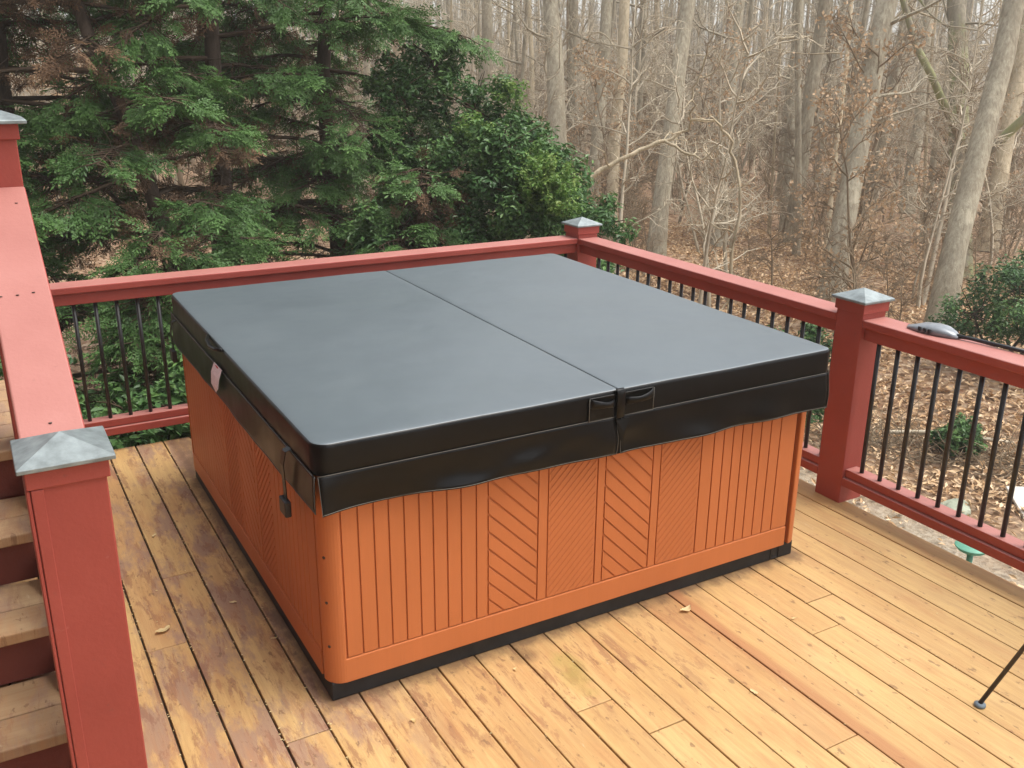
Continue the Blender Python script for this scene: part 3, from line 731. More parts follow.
# leaf litter
rs = np.random.default_rng(4)
def litter(n, name):
    P = []
    while len(P) < n:
        u, v = rs.random(2); x = 3.4 + 13 * u ** 1.3; y = -2 + 18 * v
        dens = .35 + .65 * (math.sin(x * 2.1 + y) * math.sin(y * 1.7 - x * .6) > -.2)
        if x < 6.0 and rs.random() > .22: continue
        if rs.random() < dens: P.append((x, y, gz(x, y)))
    P = np.array(P); m = len(P)
    a = rs.random(m) * 2 * PI; L = rs.uniform(.02, .056, m); W_ = L * rs.uniform(.45, .8, m)
    t = rs.normal(0, .45, (m, 2)); nrm = np.stack([t[:, 0], t[:, 1], np.ones(m)], 1); nrm /= np.linalg.norm(nrm, axis=1)[:, None]
    d = np.stack([np.cos(a), np.sin(a), np.zeros(m)], 1); d -= nrm * (d * nrm).sum(1)[:, None]; d /= np.linalg.norm(d, axis=1)[:, None]; e = np.cross(nrm, d)
    c = P + np.array([0, 0, 1]) * rs.uniform(.015, .06, m)[:, None]
    up = nrm * (L * .25)[:, None]
    V = np.stack([c - d * L[:, None], c - e * W_[:, None] * .6 + up, c + d * L[:, None], c + e * W_[:, None] * .6 + up, c], 1).reshape(-1, 3)
    i = np.arange(m)[:, None] * 5; F = np.concatenate([i + [0, 1, 4], i + [1, 2, 4], i + [2, 3, 4], i + [3, 0, 4]])
    me = npmesh(name, V, F, np.repeat(rs.random(m), 5)); o = link(name, me, M['litter']); return o
tag(litter(70000, 'leaf_litter'), 'brown fallen leaves covering the ground below the deck', kind='stuff')

# ------------------------------------------------------------------ vegetation builders
def q_frame(d, up=None):
    d = np.asarray(d, float); d = d / (np.linalg.norm(d, axis=-1, keepdims=True) + 1e-9)
    if up is None: up = np.broadcast_to(np.array([0, 0, 1.0]), d.shape)
    s_ = np.cross(d, up); s_ /= (np.linalg.norm(s_, axis=-1, keepdims=True) + 1e-9); u = np.cross(s_, d); return d, s_, u
def spray_template(seed, fine=True):
    r = np.random.default_rng(seed); V = []; F = []; T = []
    def kite(p, d, L, w_, t):
        d = d / np.linalg.norm(d); s_ = np.cross(d, [0, 0, 1.0]); s_ /= np.linalg.norm(s_) + 1e-9
        tilt_ = r.normal(0, .5); s_ = s_ * math.cos(tilt_) + np.array([0, 0, 1]) * math.sin(tilt_)
        b0 = len(V); V.extend([p, p + d * L * .5 + s_ * w_, p + d * L, p + d * L * .5 - s_ * w_]); F.append([b0, b0 + 1, b0 + 2, b0 + 3]); T.extend([t - .1, t, t + .15, t])
    nseg = 7
    for i in range(nseg + 1):
        u = i / nseg; p = np.array([u, 0, -.25 * u * u])
        if i == nseg: kite(p, np.array([1, 0, -.5]), .22, .035, .8); continue
        for sgn in (-1, 1):
            a = sgn * r.uniform(.7, 1.05); d = np.array([math.cos(a), math.sin(a), -.25 + r.normal(0, .12)]); L = .50 * (1 - .65 * u) * r.uniform(.8, 1.15)
            q = p + np.array([.06 * (sgn > 0), 0, 0])
            for kk in range(3):
                uu = kk / 3; pp = q + d * L * uu
                for s2 in (-.6, .6): 
                    dd = np.array([d[0] * math.cos(s2) - d[1] * math.sin(s2), d[0] * math.sin(s2) + d[1] * math.cos(s2), d[2] - .1]); kite(pp, dd, L * .42 * (1 - .35 * uu), .030, .25 + .45 * u + .2 * uu)
            kite(q + d * L * .8, d, L * .40, .028, .5 + .4 * u)
    return np.array(V), np.array(F), np.array(T)
SPR = [spray_template(i) for i in range(4)]
def place_sprays(pos, dirs, scales, tints, name, roll=.5, seed=0):
    r = np.random.default_rng(seed); VV = []; FF = []; TT = []; off = 0
    idx = r.integers(0, len(SPR), len(pos))
    for k, (V, F, T) in enumerate(SPR):
        m = np.where(idx == k)[0]
        if not len(m): continue
        up = np.array([0, 0, 1.0]) + r.normal(0, roll, (len(m), 3)); d, s_, u = q_frame(dirs[m], up)
        W_ = pos[m][:, None, :] + scales[m][:, None, None] * (V[None, :, 0:1] * d[:, None] + V[None, :, 1:2] * s_[:, None] + V[None, :, 2:3] * u[:, None])
        # droop in world z
        VV.append(W_.reshape(-1, 3)); n = len(V); FF.append((F[None] + (np.arange(len(m)) * n)[:, None, None] + off).reshape(-1, 4)); off += n * len(m)
        TT.append(np.clip(T[None] * .6 + tints[m][:, None] * .6 - .08, 0, 1).ravel())
    return npmesh(name, np.concatenate(VV), np.concatenate(FF), np.concatenate(TT))
def sweep(paths, n=3, name='twigs'):
    """paths: list of (pts array (k,3), radii array) -> tube mesh"""
    VV = []; FF = []; off = 0; ang = np.arange(n) * 2 * PI / n
    for P, R2 in paths:
        P = np.asarray(P, float); k = len(P); d = np.gradient(P, axis=0); d /= np.linalg.norm(d, axis=1)[:, None] + 1e-9
        ref = np.array([0, 0, 1.0]) if abs(d[0, 2]) < .8 else np.array([1.0, 0, 0])
        s_ = np.cross(d, ref); s_ /= np.linalg.norm(s_, axis=1)[:, None] + 1e-9; u = np.cross(s_, d)
        V = P[:, None] + np.asarray(R2)[:, None, None] * (np.cos(ang)[None, :, None] * s_[:, None] + np.sin(ang)[None, :, None] * u[:, None])
        VV.append(V.reshape(-1, 3)); i = np.arange(k - 1)[:, None] * n; j = np.arange(n)[None]; j2 = (j + 1) % n
        FF.append(np.stack([i + j, i + j2, i + n + j2, i + n + j], -1).reshape(-1, 4) + off); off += k * n
    return npmesh(name, np.concatenate(VV), np.concatenate(FF), None, True)
def wander(r, p, d, L, k, jit, grav=0):
    P = [np.array(p, float)]; d = np.array(d, float); d /= np.linalg.norm(d)
    for i in range(k):
        d = d + r.normal(0, jit, 3) + np.array([0, 0, grav]); d /= np.linalg.norm(d); P.append(P[-1] + d * L / k)
    return np.array(P)
def conifer(seed, base, top_off, H, rmax, label, r0=.09, zmin=.6, nlimb=70, bias=None, bright=.0, dead=.06, spl=(.15, .27), bare=.30):
    r = np.random.default_rng(seed); t = empty('evergreen_tree', base); tag(t, label, 'tree')
    k = 14; P = np.array([[top_off[0] * (i / k), top_off[1] * (i / k), H * i / k] for i in range(k + 1)]); P[1:-1, :2] += r.normal(0, .03, (k - 1, 2))
    rad = r0 * (1 - .85 * np.arange(k + 1) / k); rad[0] *= 1.35
    link('trunk', sweep([(P, rad)], 10, 'trunk'), M['barkdark'], t)
    twigs = []; pos = []; dr = []; sc = []; ti = []; dp = []; dd_ = []; ds = []; dt = []
    for i in range(nlimb):
        u = zmin / H + (1 - zmin / H) * (i + r.random()) / nlimb; h = u * H
        c = np.array([np.interp(h, P[:, 2], P[:, 0]), np.interp(h, P[:, 2], P[:, 1]), h])
        prof = rmax * min(1, (1 - u) * 1.5 + .12) * r.uniform(.6, 1.1)
        a = i * 2.4 + r.normal(0, .4)
        if bias is not None:
            prof *= max(.35, 1 + bias[2] * math.cos(a - bias[0])) 
        d0 = np.array([math.cos(a), math.sin(a), r.uniform(.0, .30)])
        Lb = wander(r, c, d0, prof, 9, .055, -.045); lr = np.linspace(.018 + .006 * prof, .004, 10); twigs.append((Lb, lr))
        tl = r.random(); isdead = r.random() < dead
        ns = int(10 + prof * 9)
        for j in range(int(12 + prof * 8)):
            v = r.uniform(.06, bare + .25); q = np.array([np.interp(v * 9, np.arange(10), Lb[:, m]) for m in range(3)]); dq = r.normal(0, 1, 3); dq[2] = dq[2] * .5 - .35
            twigs.append((wander(r, q, dq, r.uniform(.15, .5), 4, .22, -.05), np.linspace(.0045, .0015, 5)))
            if r.random() < .35: dp.append(twigs[-1][0][-2]); dd_.append(dq / np.linalg.norm(dq)); ds.append(r.uniform(.08, .18)); dt.append(r.random() * .5)
        for j in range(ns):
            v = bare + (1 - bare) * (j + r.random()) / ns; q = np.array([np.interp(v * 9, np.arange(10), Lb[:, m]) for m in range(3)])
            dl = Lb[min(9, int(v * 9) + 1)] - Lb[min(8, int(v * 9))]; dl /= np.linalg.norm(dl) + 1e-9
            sg = 1 if j % 2 else -1; an = sg * r.uniform(.6, 1.2); ca, sa = math.cos(an), math.sin(an)
            ds_ = np.array([dl[0] * ca - dl[1] * sa, dl[0] * sa + dl[1] * ca, dl[2] * .5 + r.normal(0, .12)])
            Ls = (.12 + .40 * (1 - v)) * prof * .55 * r.uniform(.6, 1.2) + .10
            Tb = wander(r, q, ds_, Ls, 4, .10, -.06); twigs.append((Tb, np.linspace(.006, .0025, 5)))
            m = max(2, int(Ls / .11))
            for s2 in range(m):
                w_ = (s2 + 1) / m; pp = np.array([np.interp(w_ * 4, np.arange(5), Tb[:, z]) for z in range(3)]); dv_ = Tb[-1] - Tb[-2] + r.normal(0, .25, 3) * np.linalg.norm(Tb[-1] - Tb[-2]); dv_ /= np.linalg.norm(dv_)
                if isdead or (v < .45 and r.random() < .5):
                    if r.random() < .4: dp.append(pp); dd_.append(dv_); ds.append(r.uniform(.12, .24)); dt.append(r.random())
                elif r.random() < .93:
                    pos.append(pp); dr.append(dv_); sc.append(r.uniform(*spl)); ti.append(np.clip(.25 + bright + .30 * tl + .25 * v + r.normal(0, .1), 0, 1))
    link('twigs', sweep(twigs, 3, 'twigs'), M['twigdark'], t)
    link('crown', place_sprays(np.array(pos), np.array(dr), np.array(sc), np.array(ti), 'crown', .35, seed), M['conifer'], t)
    if dp: link('dead_sprays', place_sprays(np.array(dp), np.array(dd_), np.array(ds), np.array(dt), 'dead_sprays', .9, seed), M['deadneedle'], t)
    return t
def leaves(centers, radii, n, L, seed, name, flat=.8, inner=.35, tb=.0):
    """broad leaves in clumps"""
    r = np.random.default_rng(seed); C_ = np.array(centers); R2 = np.array(radii); w_ = R2 ** 2 / (R2 ** 2).sum(); idx = r.choice(len(C_), n, p=w_)
    # sub-clumps give an uneven outline
    sub = r.normal(0, 1, (len(C_), 26, 3)); sub /= np.linalg.norm(sub, axis=2)[:, :, None]; sub *= r.uniform(.45, 1.05, (len(C_), 26, 1)); subt = r.random((len(C_), 26))
    si = r.integers(0, 26, n); sc_ = C_[idx] + sub[idx, si] * R2[idx][:, None] * np.array([1, 1, flat])
    off = r.normal(0, 1, (n, 3)); off /= np.linalg.norm(off, axis=1)[:, None]; P = sc_ + off * (r.random(n) ** .5 * .30)[:, None] * R2[idx][:, None]
    nrm = off * .6 + np.array([0, 0, .9]) + r.normal(0, .45, (n, 3)); nrm /= np.linalg.norm(nrm, axis=1)[:, None]
    d = np.cross(nrm, r.normal(0, 1, (n, 3))); d /= np.linalg.norm(d, axis=1)[:, None]; e = np.cross(nrm, d); LL = L * r.uniform(.6, 1.2, n)[:, None]
    V = np.stack([P - d * LL * .5, P + e * LL * .24 + nrm * LL * .08, P + d * LL * .5 - nrm * LL * .08, P - e * LL * .24 + nrm * LL * .08], 1).reshape(-1, 3)
    i = np.arange(n)[:, None] * 4; F = np.concatenate([i + [0, 1, 2], i + [0, 2, 3]])
    t = np.clip(.15 + tb + .45 * subt[idx, si] + .3 * off[:, 2] * .5 + r.normal(0, .15, n), 0, 1)
    return npmesh(name, V, F, np.repeat(t, 4))
def stems(base, centers, radii, seed, rad=.04, sub=10):
    r = np.random.default_rng(seed); paths = []
    for c, R2 in zip(centers, radii):
        c = np.array(c); P = np.linspace(np.array(base), c, 7); P[1:-1] += r.normal(0, .06, (5, 3)); paths.append((P, np.linspace(rad, .012, 7)))
        for i in range(sub):
            d = r.normal(0, 1, 3); Q = wander(r, c, d, R2 * r.uniform(.6, 1.05), 4, .2); paths.append((Q, np.linspace(.010, .003, 5)))
    return paths
def bush(name, label, base, centers, radii, n, L, mat, seed, cat='shrub', rad=.03, tb=0, trunk='stem', group=None, extra=None):
    t = empty(name, base); tag(t, label, cat, group); B = np.array(base); cc = [tuple(np.array(c) - B) for c in centers]
    link(trunk, sweep(stems((0, 0, -.05), cc, radii, seed, rad), 4, trunk), M['twigdark'], t)
    link('crown', leaves(cc, radii, n, L, seed, 'crown', tb=tb), mat, t)
    if extra: link('vine', leaves([tuple(np.array(c) - B) for c in extra[0]], extra[1], extra[2], extra[3], seed + 9, 'vine', tb=.2), M['vine'], t)
    return t
G = lambda x, y: gz(x, y) - .04

#@@VEG
# --- evergreens behind the deck, left
conifer(1, (1.16, 6.0, G(1.16, 6)), (.25, .75, 0), 10.5, 1.9, 'dark evergreen with an upright brown trunk, nearest of the evergreens behind the back rail', .095, 1.0, 92, bias=(1.6, 0, .35), bare=.42)
conifer(2, (1.04, 4.55, G(1.04, 4.55)), (-1.6, 2.9, 0), 7.5, 1.5, 'leaning evergreen trunk tilting to the left behind the back rail', .085, 2.2, 54, dead=.25, bare=.45, bias=(2.2, 0, .4))
conifer(3, (2.45, 6.7, G(2.45, 6.7)), (.2, .6, 0), 10.0, 1.5, 'dense brighter evergreen right of the upright trunk, above the tub seam', .10, .5, 105, bright=.12)
conifer(4, (-.35, 6.6, G(-.35, 6.6)), (0, .4, 0), 9.5, 1.7, 'evergreen at the far left behind the upper stair post', .10, .8, 84, dead=.14, bare=.4)
conifer(5, (1.9, 9.6, G(1.9, 9.6)), (.2, .5, 0), 11, 2.1, 'evergreen further back, seen through gaps between the nearer trunks', .11, 2.6, 62, bright=-.05)
conifer(6, (.35, 4.3, G(.35, 4.3)), (.05, .3, 0), 2.5, 1.05, 'low young evergreen just beyond the back rail at the left', .03, .25, 42, bright=.08, spl=(.14, .26))
conifer(7, (2.6, 4.75, G(2.6, 4.75)), (.0, .2, 0), 2.75, 1.15, 'low young evergreen beyond the back rail left of the corner post', .03, .25, 44, bright=.12, spl=(.14, .26))
CL = [(3.45, 4.55, 1.18), (3.3, 4.45, .95), (3.35, 4.75, 1.35), (2.93, 6.11, 1.77), (3.37, 6.33, 2.04), (3.50, 5.68, 1.6), (3.8, 5.52, 1.30), (3.88, 4.85, .80), (4.04, 4.47, .62), (3.39, 5.09, .85), (2.87, 5.36, 1.02), (3.55, 4.58, 1.0), (2.92, 4.87, .48), (3.71, 4.2, .35), (2.37, 5.2, .55), (3.3, 5.6, 1.1), (3.2, 4.9, .1), (3.7, 4.6, -.1), (3.1, 6.2, 1.2)]
CR = [.36, .4, .34, .42, .42, .42, .38, .42, .34, .5, .5, .45, .5, .42, .45, .5, .55, .5, .5]
bush('evergreen_tree', 'broadleaf evergreen with a yellow-green vine patch, left above the corner post', (3.4, 5.3, G(3.4, 5.3)), CL, CR, 62000, .062, M['holly'], 21, 'tree', .05, .25, 'trunk',
     extra=([(3.41, 4.40, 1.24), (3.46, 4.21, 1.12), (3.39, 4.19, .99), (3.45, 4.03, .96), (3.71, 5.35, 1.75), (3.17, 5.05, 1.48), (3.19, 4.75, 1.28), (3.3, 4.2, 1.15)], [.19, .21, .20, .18, .17, .16, .15, .18], 5200, .045))
for i, (x, y, z, R2, lb) in enumerate([(-.95, 4.1, .15, .5, 'dark shrub behind the back rail, half hidden by the stair rail'), (-.10, 3.35, .02, .30, 'glossy green shrub seen low through the back balusters, left of the tub'), (.32, 3.55, .05, .30, 'leafy green shrub behind the back rail, beside the left corner of the tub'), (-.55, 3.4, -.1, .32, 'green shrub behind the back rail next to the stair rail'), (.1, 4.0, -.2, .42, 'darker low shrub deeper behind the left back balusters')]):
    bush('shrub', lb, (x, y, G(x, y)), [(x, y, z - .12), (x + .22, y + .12, z - .35), (x - .25, y + .1, z - .4), (x, y, z - .75), (x + .1, y, z - 1.1)], [R2, R2, R2, R2 * 1.1, R2 * 1.2], 5200, .085, M['holly'], 40 + i, tb=.22)
for i, (x, y, z, R2, lb) in enumerate([(9.75, 3.9, -.62, .62, 'rounded green bush at the right edge beyond the rail'), (7.30, 2.75, -1.42, .19, 'small dull green shrub in the leaf litter seen between the right balusters'), (5.9, 3.9, -.9, .5, 'green shrub low behind the right post, seen past the tub corner')]):
    bush('shrub', lb, (x, y, G(x, y)), [(x, y, z), (x + .8 * R2, y + .3 * R2, z + .16 * R2), (x - .55 * R2, y + .5 * R2, z - .24 * R2), (x + .3 * R2, y - .5 * R2, z - .3 * R2)], [R2, R2 * .9, R2 * .7, R2 * .8], int(22000 * R2), .06, M['holly'], 60 + i, tb=.18)

# --- bare hardwoods: named trunks
def hardwood(P0, P1, w0, mat, label, seed, H=15, nb=9, zlow=1.5, group=None, lean_only=True):
    P0, P1 = np.array(P0, float), np.array(P1, float); d = P1 - P0; d /= d[2]
    gzv = G(P0[0], P0[1]); B = P0 + d * (gzv - P0[2]); gzv = G(B[0], B[1]); B = P0 + d * (gzv - P0[2])
    r = np.random.default_rng(seed); t = empty('bare_tree', tuple(B)); tag(t, label, 'tree', group)
    k = 12; hs_ = np.linspace(0, H, k + 1) ; P = np.array([d * h for h in hs_]); P[2:, :2] += np.cumsum(r.normal(0, .035, (k - 1, 2)), 0)
    rad = w0 * .5 * (1 - .62 * hs_ / H); rad[0] *= 1.3
    me = sweep([(P, rad)], 12, 'trunk'); link('trunk', me, mat, t)
    paths = []
    for i in range(nb):
        h = r.uniform(zlow, H); c = np.array([np.interp(h, hs_, P[:, m]) for m in range(3)]); a = r.random() * 2 * PI
        L = r.uniform(.8, 2.2) * (1 + h / H); Q = wander(r, c, (math.cos(a), math.sin(a), r.uniform(.1, .9)), L, 7, .16, .02); rr0 = r.uniform(.012, .03) * (1 + h / H); paths.append((Q, np.linspace(rr0, .004, 8)))
        for j in range(5):
            v = r.uniform(.25, .95); q = np.array([np.interp(v * 7, np.arange(8), Q[:, m]) for m in range(3)]); W2 = wander(r, q, Q[-1] - Q[0] + r.normal(0, .7, 3) * L, L * .35, 4, .25); paths.append((W2, np.linspace(.008, .002, 5)))
    link('branches', sweep(paths, 4, 'branches'), mat, t)
    return t
HW = [((9.65, 13.8, .17), (10.03, 14.77, 3.19), .40, 'bark', 'straight pale grey trunk above the corner post, just right of the evergreens'),
 ((11.33, 15.03, -.44), (12.19, 16.02, 3.32), .31, 'bark', 'grey trunk left of the yellowish split trunk, near the top centre'),
 ((9.84, 12.24, -.44), (10.63, 13.19, 3.14), .24, 'barkpale', 'yellowish pale trunk beside the grey one, near the top centre'),
 ((9.82, 10.79, -1.06), (10.84, 11.83, 3.09), .32, 'bark', 'light grey trunk right of the corner post with a slight right lean'),
 ((13.44, 13.26, -1.88), (14.76, 14.55, 3.35), .24, 'bark', 'thin grey trunk in the middle of the woods behind branching saplings'),
 ((16.23, 13.87, -2.47), (17.46, 15.49, 3.48), .34, 'bark', 'hazy grey trunk between the thin middle trunk and the big leaning one'),
 ((10.03, 6.94, -1.25), (11.39, 7.8, 2.93), .36, 'bark', 'large leaning grey trunk left above the right post'),
 ((21.95, 15.14, -.18), (23.0, 16.05, 3.7), .36, 'bark', 'faint distant trunk right of the large leaning trunk'),
 ((10.52, 5.43, -1.26), (11.95, 6.24, 2.88), .34, 'bark', 'large leaning trunk at the right above the scraper'),
 ((17.64, 9.65, -1.84), (19.26, 10.67, 3.14), .36, 'barkpale', 'pale leaning trunk at the far right edge'),
 ((13.53, 10.28, -.05), (14.34, 11.07, 3.18), .10, 'barkpale', 'thin pale pole trunk just left of the large leaning trunk'),
 ((11.94, 18.75, .62), (12.36, 19.64, 3.49), .14, 'barkpale', 'slim pale trunk just right of the evergreen top'),
 ((15.85, 9.44, 1.23), (16.21, 10.01, 3.2), .40, 'barkmoss', 'mossy forked tree near the upper right corner'),
 ((12.95, 15.7, 0), (13.3, 16.2, 3.2), .12, 'bark', 'thin trunk between the yellowish trunk and the light grey one')]
for i, (a, b_, w0, mk, lb) in enumerate(HW): hardwood(a, b_, w0, M[mk], lb, 100 + i)
fk = [o for o in bpy.data.objects if o.get('label', '').startswith('mossy forked')][0]
for sx in (-1, 1): 
    rf = np.random.default_rng(9 + sx); Q = wander(rf, (0, 0, 2.2), (.5 * sx, -.55 * sx, .9), 4.5, 9, .14, .08); link('fork', sweep([(Q, np.linspace(.09, .035, 10))], 8, 'fork'), M['barkmoss'], fk)
# --- crowd of background trunks (copies of a few trees)
proto = []
for i in range(6):
    r = np.random.default_rng(300 + i); t = hardwood((0, 0, 0), (r.normal(0, .10), r.normal(0, .10), 3), [.10, .15, .20, .27, .13, .08][i], M[['bark', 'bark', 'barkpale', 'bark', 'twig', 'barkpale'][i]], 'slender bare trunk among the crowd of trees deep in the woods', 300 + i, 14, 10, 1.2, 'background trees in the woods')
    proto.append(t)
r = random.Random(21); named = [(a[0], a[1]) for a, *_ in HW]; cnt = 0; CP = (-.81, -2.6)
def copy_tree(o, loc, rz, sc=1, sz=1):
    c = o.copy(); COL.objects.link(c); c.location = loc; c.rotation_euler = (0, 0, rz); c.scale = (sc, sc, sz)
    for ch in o.children:
        d = ch.copy(); COL.objects.link(d); d.parent = c
    return c
placed = []
while cnt < 170:
    azr = math.radians(r.uniform(-4, 60)); dist = 19 + 43 * r.random() ** .8; x = CP[0] + dist * math.sin(azr); y = CP[1] + dist * math.cos(azr)
    if any(math.hypot(x - a, y - b_) < .9 for a, b_ in named + placed): continue
    placed.append((x, y)); p = proto[cnt % 6]; loc = (x, y, G(x, y)); rz = r.uniform(0, 6.28); s_ = r.uniform(.75, 1.3)
    if cnt < 6: p.location = loc; p.rotation_euler = (0, 0, rz)
    else: copy_tree(p, loc, rz, s_, r.uniform(.85, 1.1))
    cnt += 1
# --- understory saplings
def sapling(seed, H, spread, leafy, mat, nb=16, lvl=2, arch=.0):
    r = np.random.default_rng(seed); paths = []; tips = []
    tr = wander(r, (0, 0, 0), (r.normal(0, .12), r.normal(0, .12), 1), H, 10, .07, .03); paths.append((tr, np.linspace(.022 + .004 * H, .005, 11)))
    def br(P, L, rad, lv):
        k = len(P) - 1
        for j in range(nb if lv == lvl else (6 if lv == 1 else 9)):
            v = r.uniform(.15, .98); q = np.array([np.interp(v * k, np.arange(k + 1), P[:, m]) for m in range(3)]); dl = P[min(k, int(v * k) + 1)] - P[min(k - 1, int(v * k))]; dl /= np.linalg.norm(dl) + 1e-9
            s_ = r.normal(0, 1, 3); s_ -= dl * s_.dot(dl); s_ /= np.linalg.norm(s_); d = dl * r.uniform(.3, .9) + s_ * r.uniform(.6, 1.0) + np.array([0, 0, .1 - arch * .3])
            L2 = L * r.uniform(.45, 1) * (1.1 - .5 * v); Q = wander(r, q, d, L2, 6, .19, .0); paths.append((Q, np.linspace(rad, rad * .3, 7)))
            if lv > 0: br(Q, L2 * .55, rad * .5, lv - 1)
            if lv <= 1: tips.append(Q[-1]); tips.append(Q[3]); 
    br(tr, spread, .015, lvl)
    me = sweep(paths, 3, 'branches'); lm = None
    if leafy:
        T = np.array(tips); T = T[r.random(len(T)) < leafy]; n = len(T) * 3; P = np.repeat(T, 3, 0) + r.normal(0, .06, (n, 3)); L = .055
        nrm = r.normal(0, 1, (n, 3)); nrm /= np.linalg.norm(nrm, axis=1)[:, None]; d = np.cross(nrm, r.normal(0, 1, (n, 3))); d /= np.linalg.norm(d, axis=1)[:, None]; e = np.cross(nrm, d)
        V = np.stack([P - d * L * .6, P + e * L * .3, P + d * L * .6, P - e * L * .3], 1).reshape(-1, 3); F = np.arange(n * 4).reshape(-1, 4); lm = npmesh('dry_leaves', V, F, np.repeat(r.random(n), 4))
    return me, lm
SAP = [(sapling(500, 3.6, 1.5, 0, 0), 'twigpale'), (sapling(501, 4.4, 1.7, 0, 0), 'twig'), (sapling(502, 3.2, 1.5, .22, 0), 'twig'), (sapling(503, 4.0, 1.7, .10, 0), 'twigpale'), (sapling(504, 2.6, 1.3, 0, 0, 20), 'twig'), (sapling(505, 5.0, 1.6, 0, 0), 'twigpale')]
def put_sap(i, loc, rz, s_, label, group=None):
    (me, lm), mk = SAP[i]; t = empty('sapling', loc, rz); t.scale = (s_, s_, s_); tag(t, label, 'sapling', group)
    link('branches', me, M[mk], t)
    if lm: link('dry_leaves', lm, M['beech'], t)
    return t
NS = [(0, 7.9, 7.4, 1.15, 'pale many-branched sapling rising behind the rail between the corner post and right post'), (5, 7.0, 8.2, 1.0, 'tall pale sapling behind the rail just right of the corner post'), (3, 9.6, 8.6, 1.1, 'tan-leaved sapling left of the large leaning trunk'),
      (2, 9.6, 6.0, 1.0, 'small beech sapling with dry tan leaves between the two large leaning trunks'), (2, 11.5, 8.0, 1.3, 'beech sapling with dry leaves behind the large leaning trunk'), (0, 12.0, 6.9, 1.1, 'pale bare sapling between the large leaning trunks'), (4, 8.6, 5.2, .7, 'low twiggy sapling behind the right post')]
for k, (i, x, y, s_, lb) in enumerate(NS): put_sap(i, (x, y, G(x, y)), k * 1.7, s_, lb)
cnt = 0
while cnt < 95:
    azr = math.radians(r.uniform(-2, 58)); dist = 12.5 + 26 * r.random() ** .9; x = CP[0] + dist * math.sin(azr); y = CP[1] + dist * math.cos(azr)
    if azr < math.radians(30) and dist < 15: continue
    put_sap(cnt % 6, (x, y, G(x, y)), r.uniform(0, 6.28), r.uniform(.7, 1.25), 'thin twiggy sapling in the understory of the woods', 'understory saplings'); cnt += 1
# near fallen limb
r2 = np.random.default_rng(8)
def limb():
    B = np.array([5.2, 6.75, G(5.2, 6.75)]); t = empty('bent_branch', tuple(B)); tag(t, 'bent pale dead branch reaching right above the corner post and forking', 'branch'); paths = []
    def add(P, r0, r1, tw=6):
        P = np.array(P) - B; Q = [P[0]]
        for i in range(len(P) - 1):
            for u in (.33, .66, 1): Q.append(P[i] + (P[i + 1] - P[i]) * u + (r2.normal(0, .018, 3) if u < 1 else 0))
        Q = np.array(Q); paths.append((Q, np.linspace(r0, r1, len(Q))))
        for a in range(tw):
            q = Q[r2.integers(2, len(Q))]; paths.append((wander(r2, q, r2.normal(0, 1, 3) + [0, 0, .3], r2.uniform(.2, .7), 6, .3), np.linspace(.010, .003, 7)))
    add([tuple(B), (5.28, 6.73, -.3), (5.4, 6.7, .7), (5.73, 6.59, .9), (6.06, 6.47, 1.08), (6.32, 6.36, 1.18)], .040, .022)
    add([(6.32, 6.36, 1.18), (6.58, 6.26, 1.3), (6.57, 6.14, 1.58), (6.49, 6.13, 1.77), (6.55, 6.05, 1.96)], .020, .009)
    add([(6.32, 6.36, 1.18), (6.42, 6.15, 1.07), (6.53, 5.93, .99), (6.67, 5.86, 1.02)], .018, .008)
    add([(6.55, 6.2, 1.42), (6.73, 5.98, 1.42), (6.9, 5.94, 1.26), (7.0, 5.9, .98), (6.98, 5.74, .54), (6.95, 5.77, -.05), (7.0, 5.8, G(7, 5.8))], .012, .022, 10)
    link('branches', sweep(paths, 6, 'branches'), M['barkpale'], t)
limb()
# brush: numberless thin stems filling the understory
def merge_brush(name, n, dmin, dmax, azl, azh, mats, seed, hs=(.5, 1.0), kinds=(4, 1)):
    r = np.random.default_rng(seed)
    for mk, knd in zip(mats, kinds):
        me = SAP[knd][0][0]; nv = len(me.vertices); V = np.empty(nv * 3, np.float32); me.vertices.foreach_get('co', V); V = V.reshape(-1, 3)
        nf = len(me.polygons); F = np.empty(nf * 4, np.int32); me.loops.foreach_get('vertex_index', F); F = F.reshape(-1, 4)
        VV = []; FF = []
        for i in range(n):
            a = r.uniform(azl, azh); d = dmin + (dmax - dmin) * r.random() ** .8; x = CP[0] + d * math.sin(a); y = CP[1] + d * math.cos(a); s_ = r.uniform(*hs) ; th = r.random() * 6.28
            c, s2 = math.cos(th), math.sin(th); W2 = V * np.array([s_, s_, s_ * r.uniform(.7, 1.2)]); W2 = np.stack([W2[:, 0] * c - W2[:, 1] * s2 + x, W2[:, 0] * s2 + W2[:, 1] * c + y, W2[:, 2] + G(x, y)], 1)
            VV.append(W2); FF.append(F + i * nv)
        o = link(name, npmesh(name, np.concatenate(VV), np.concatenate(FF), None, True), M[mk]); tag(o, 'tangled bare twigs filling the woods' if dmin > 20 else 'low tangle of bare brush beyond the rail', kind='stuff')
merge_brush('distant_brush', 190, 20, 58, -.05, 1.05, ['twig', 'twigpale'], 1, (.8, 1.6))
merge_brush('low_brush', 80, 12.5, 26, .35, 1.02, ['twig'], 2, (.25, .75), (4,))
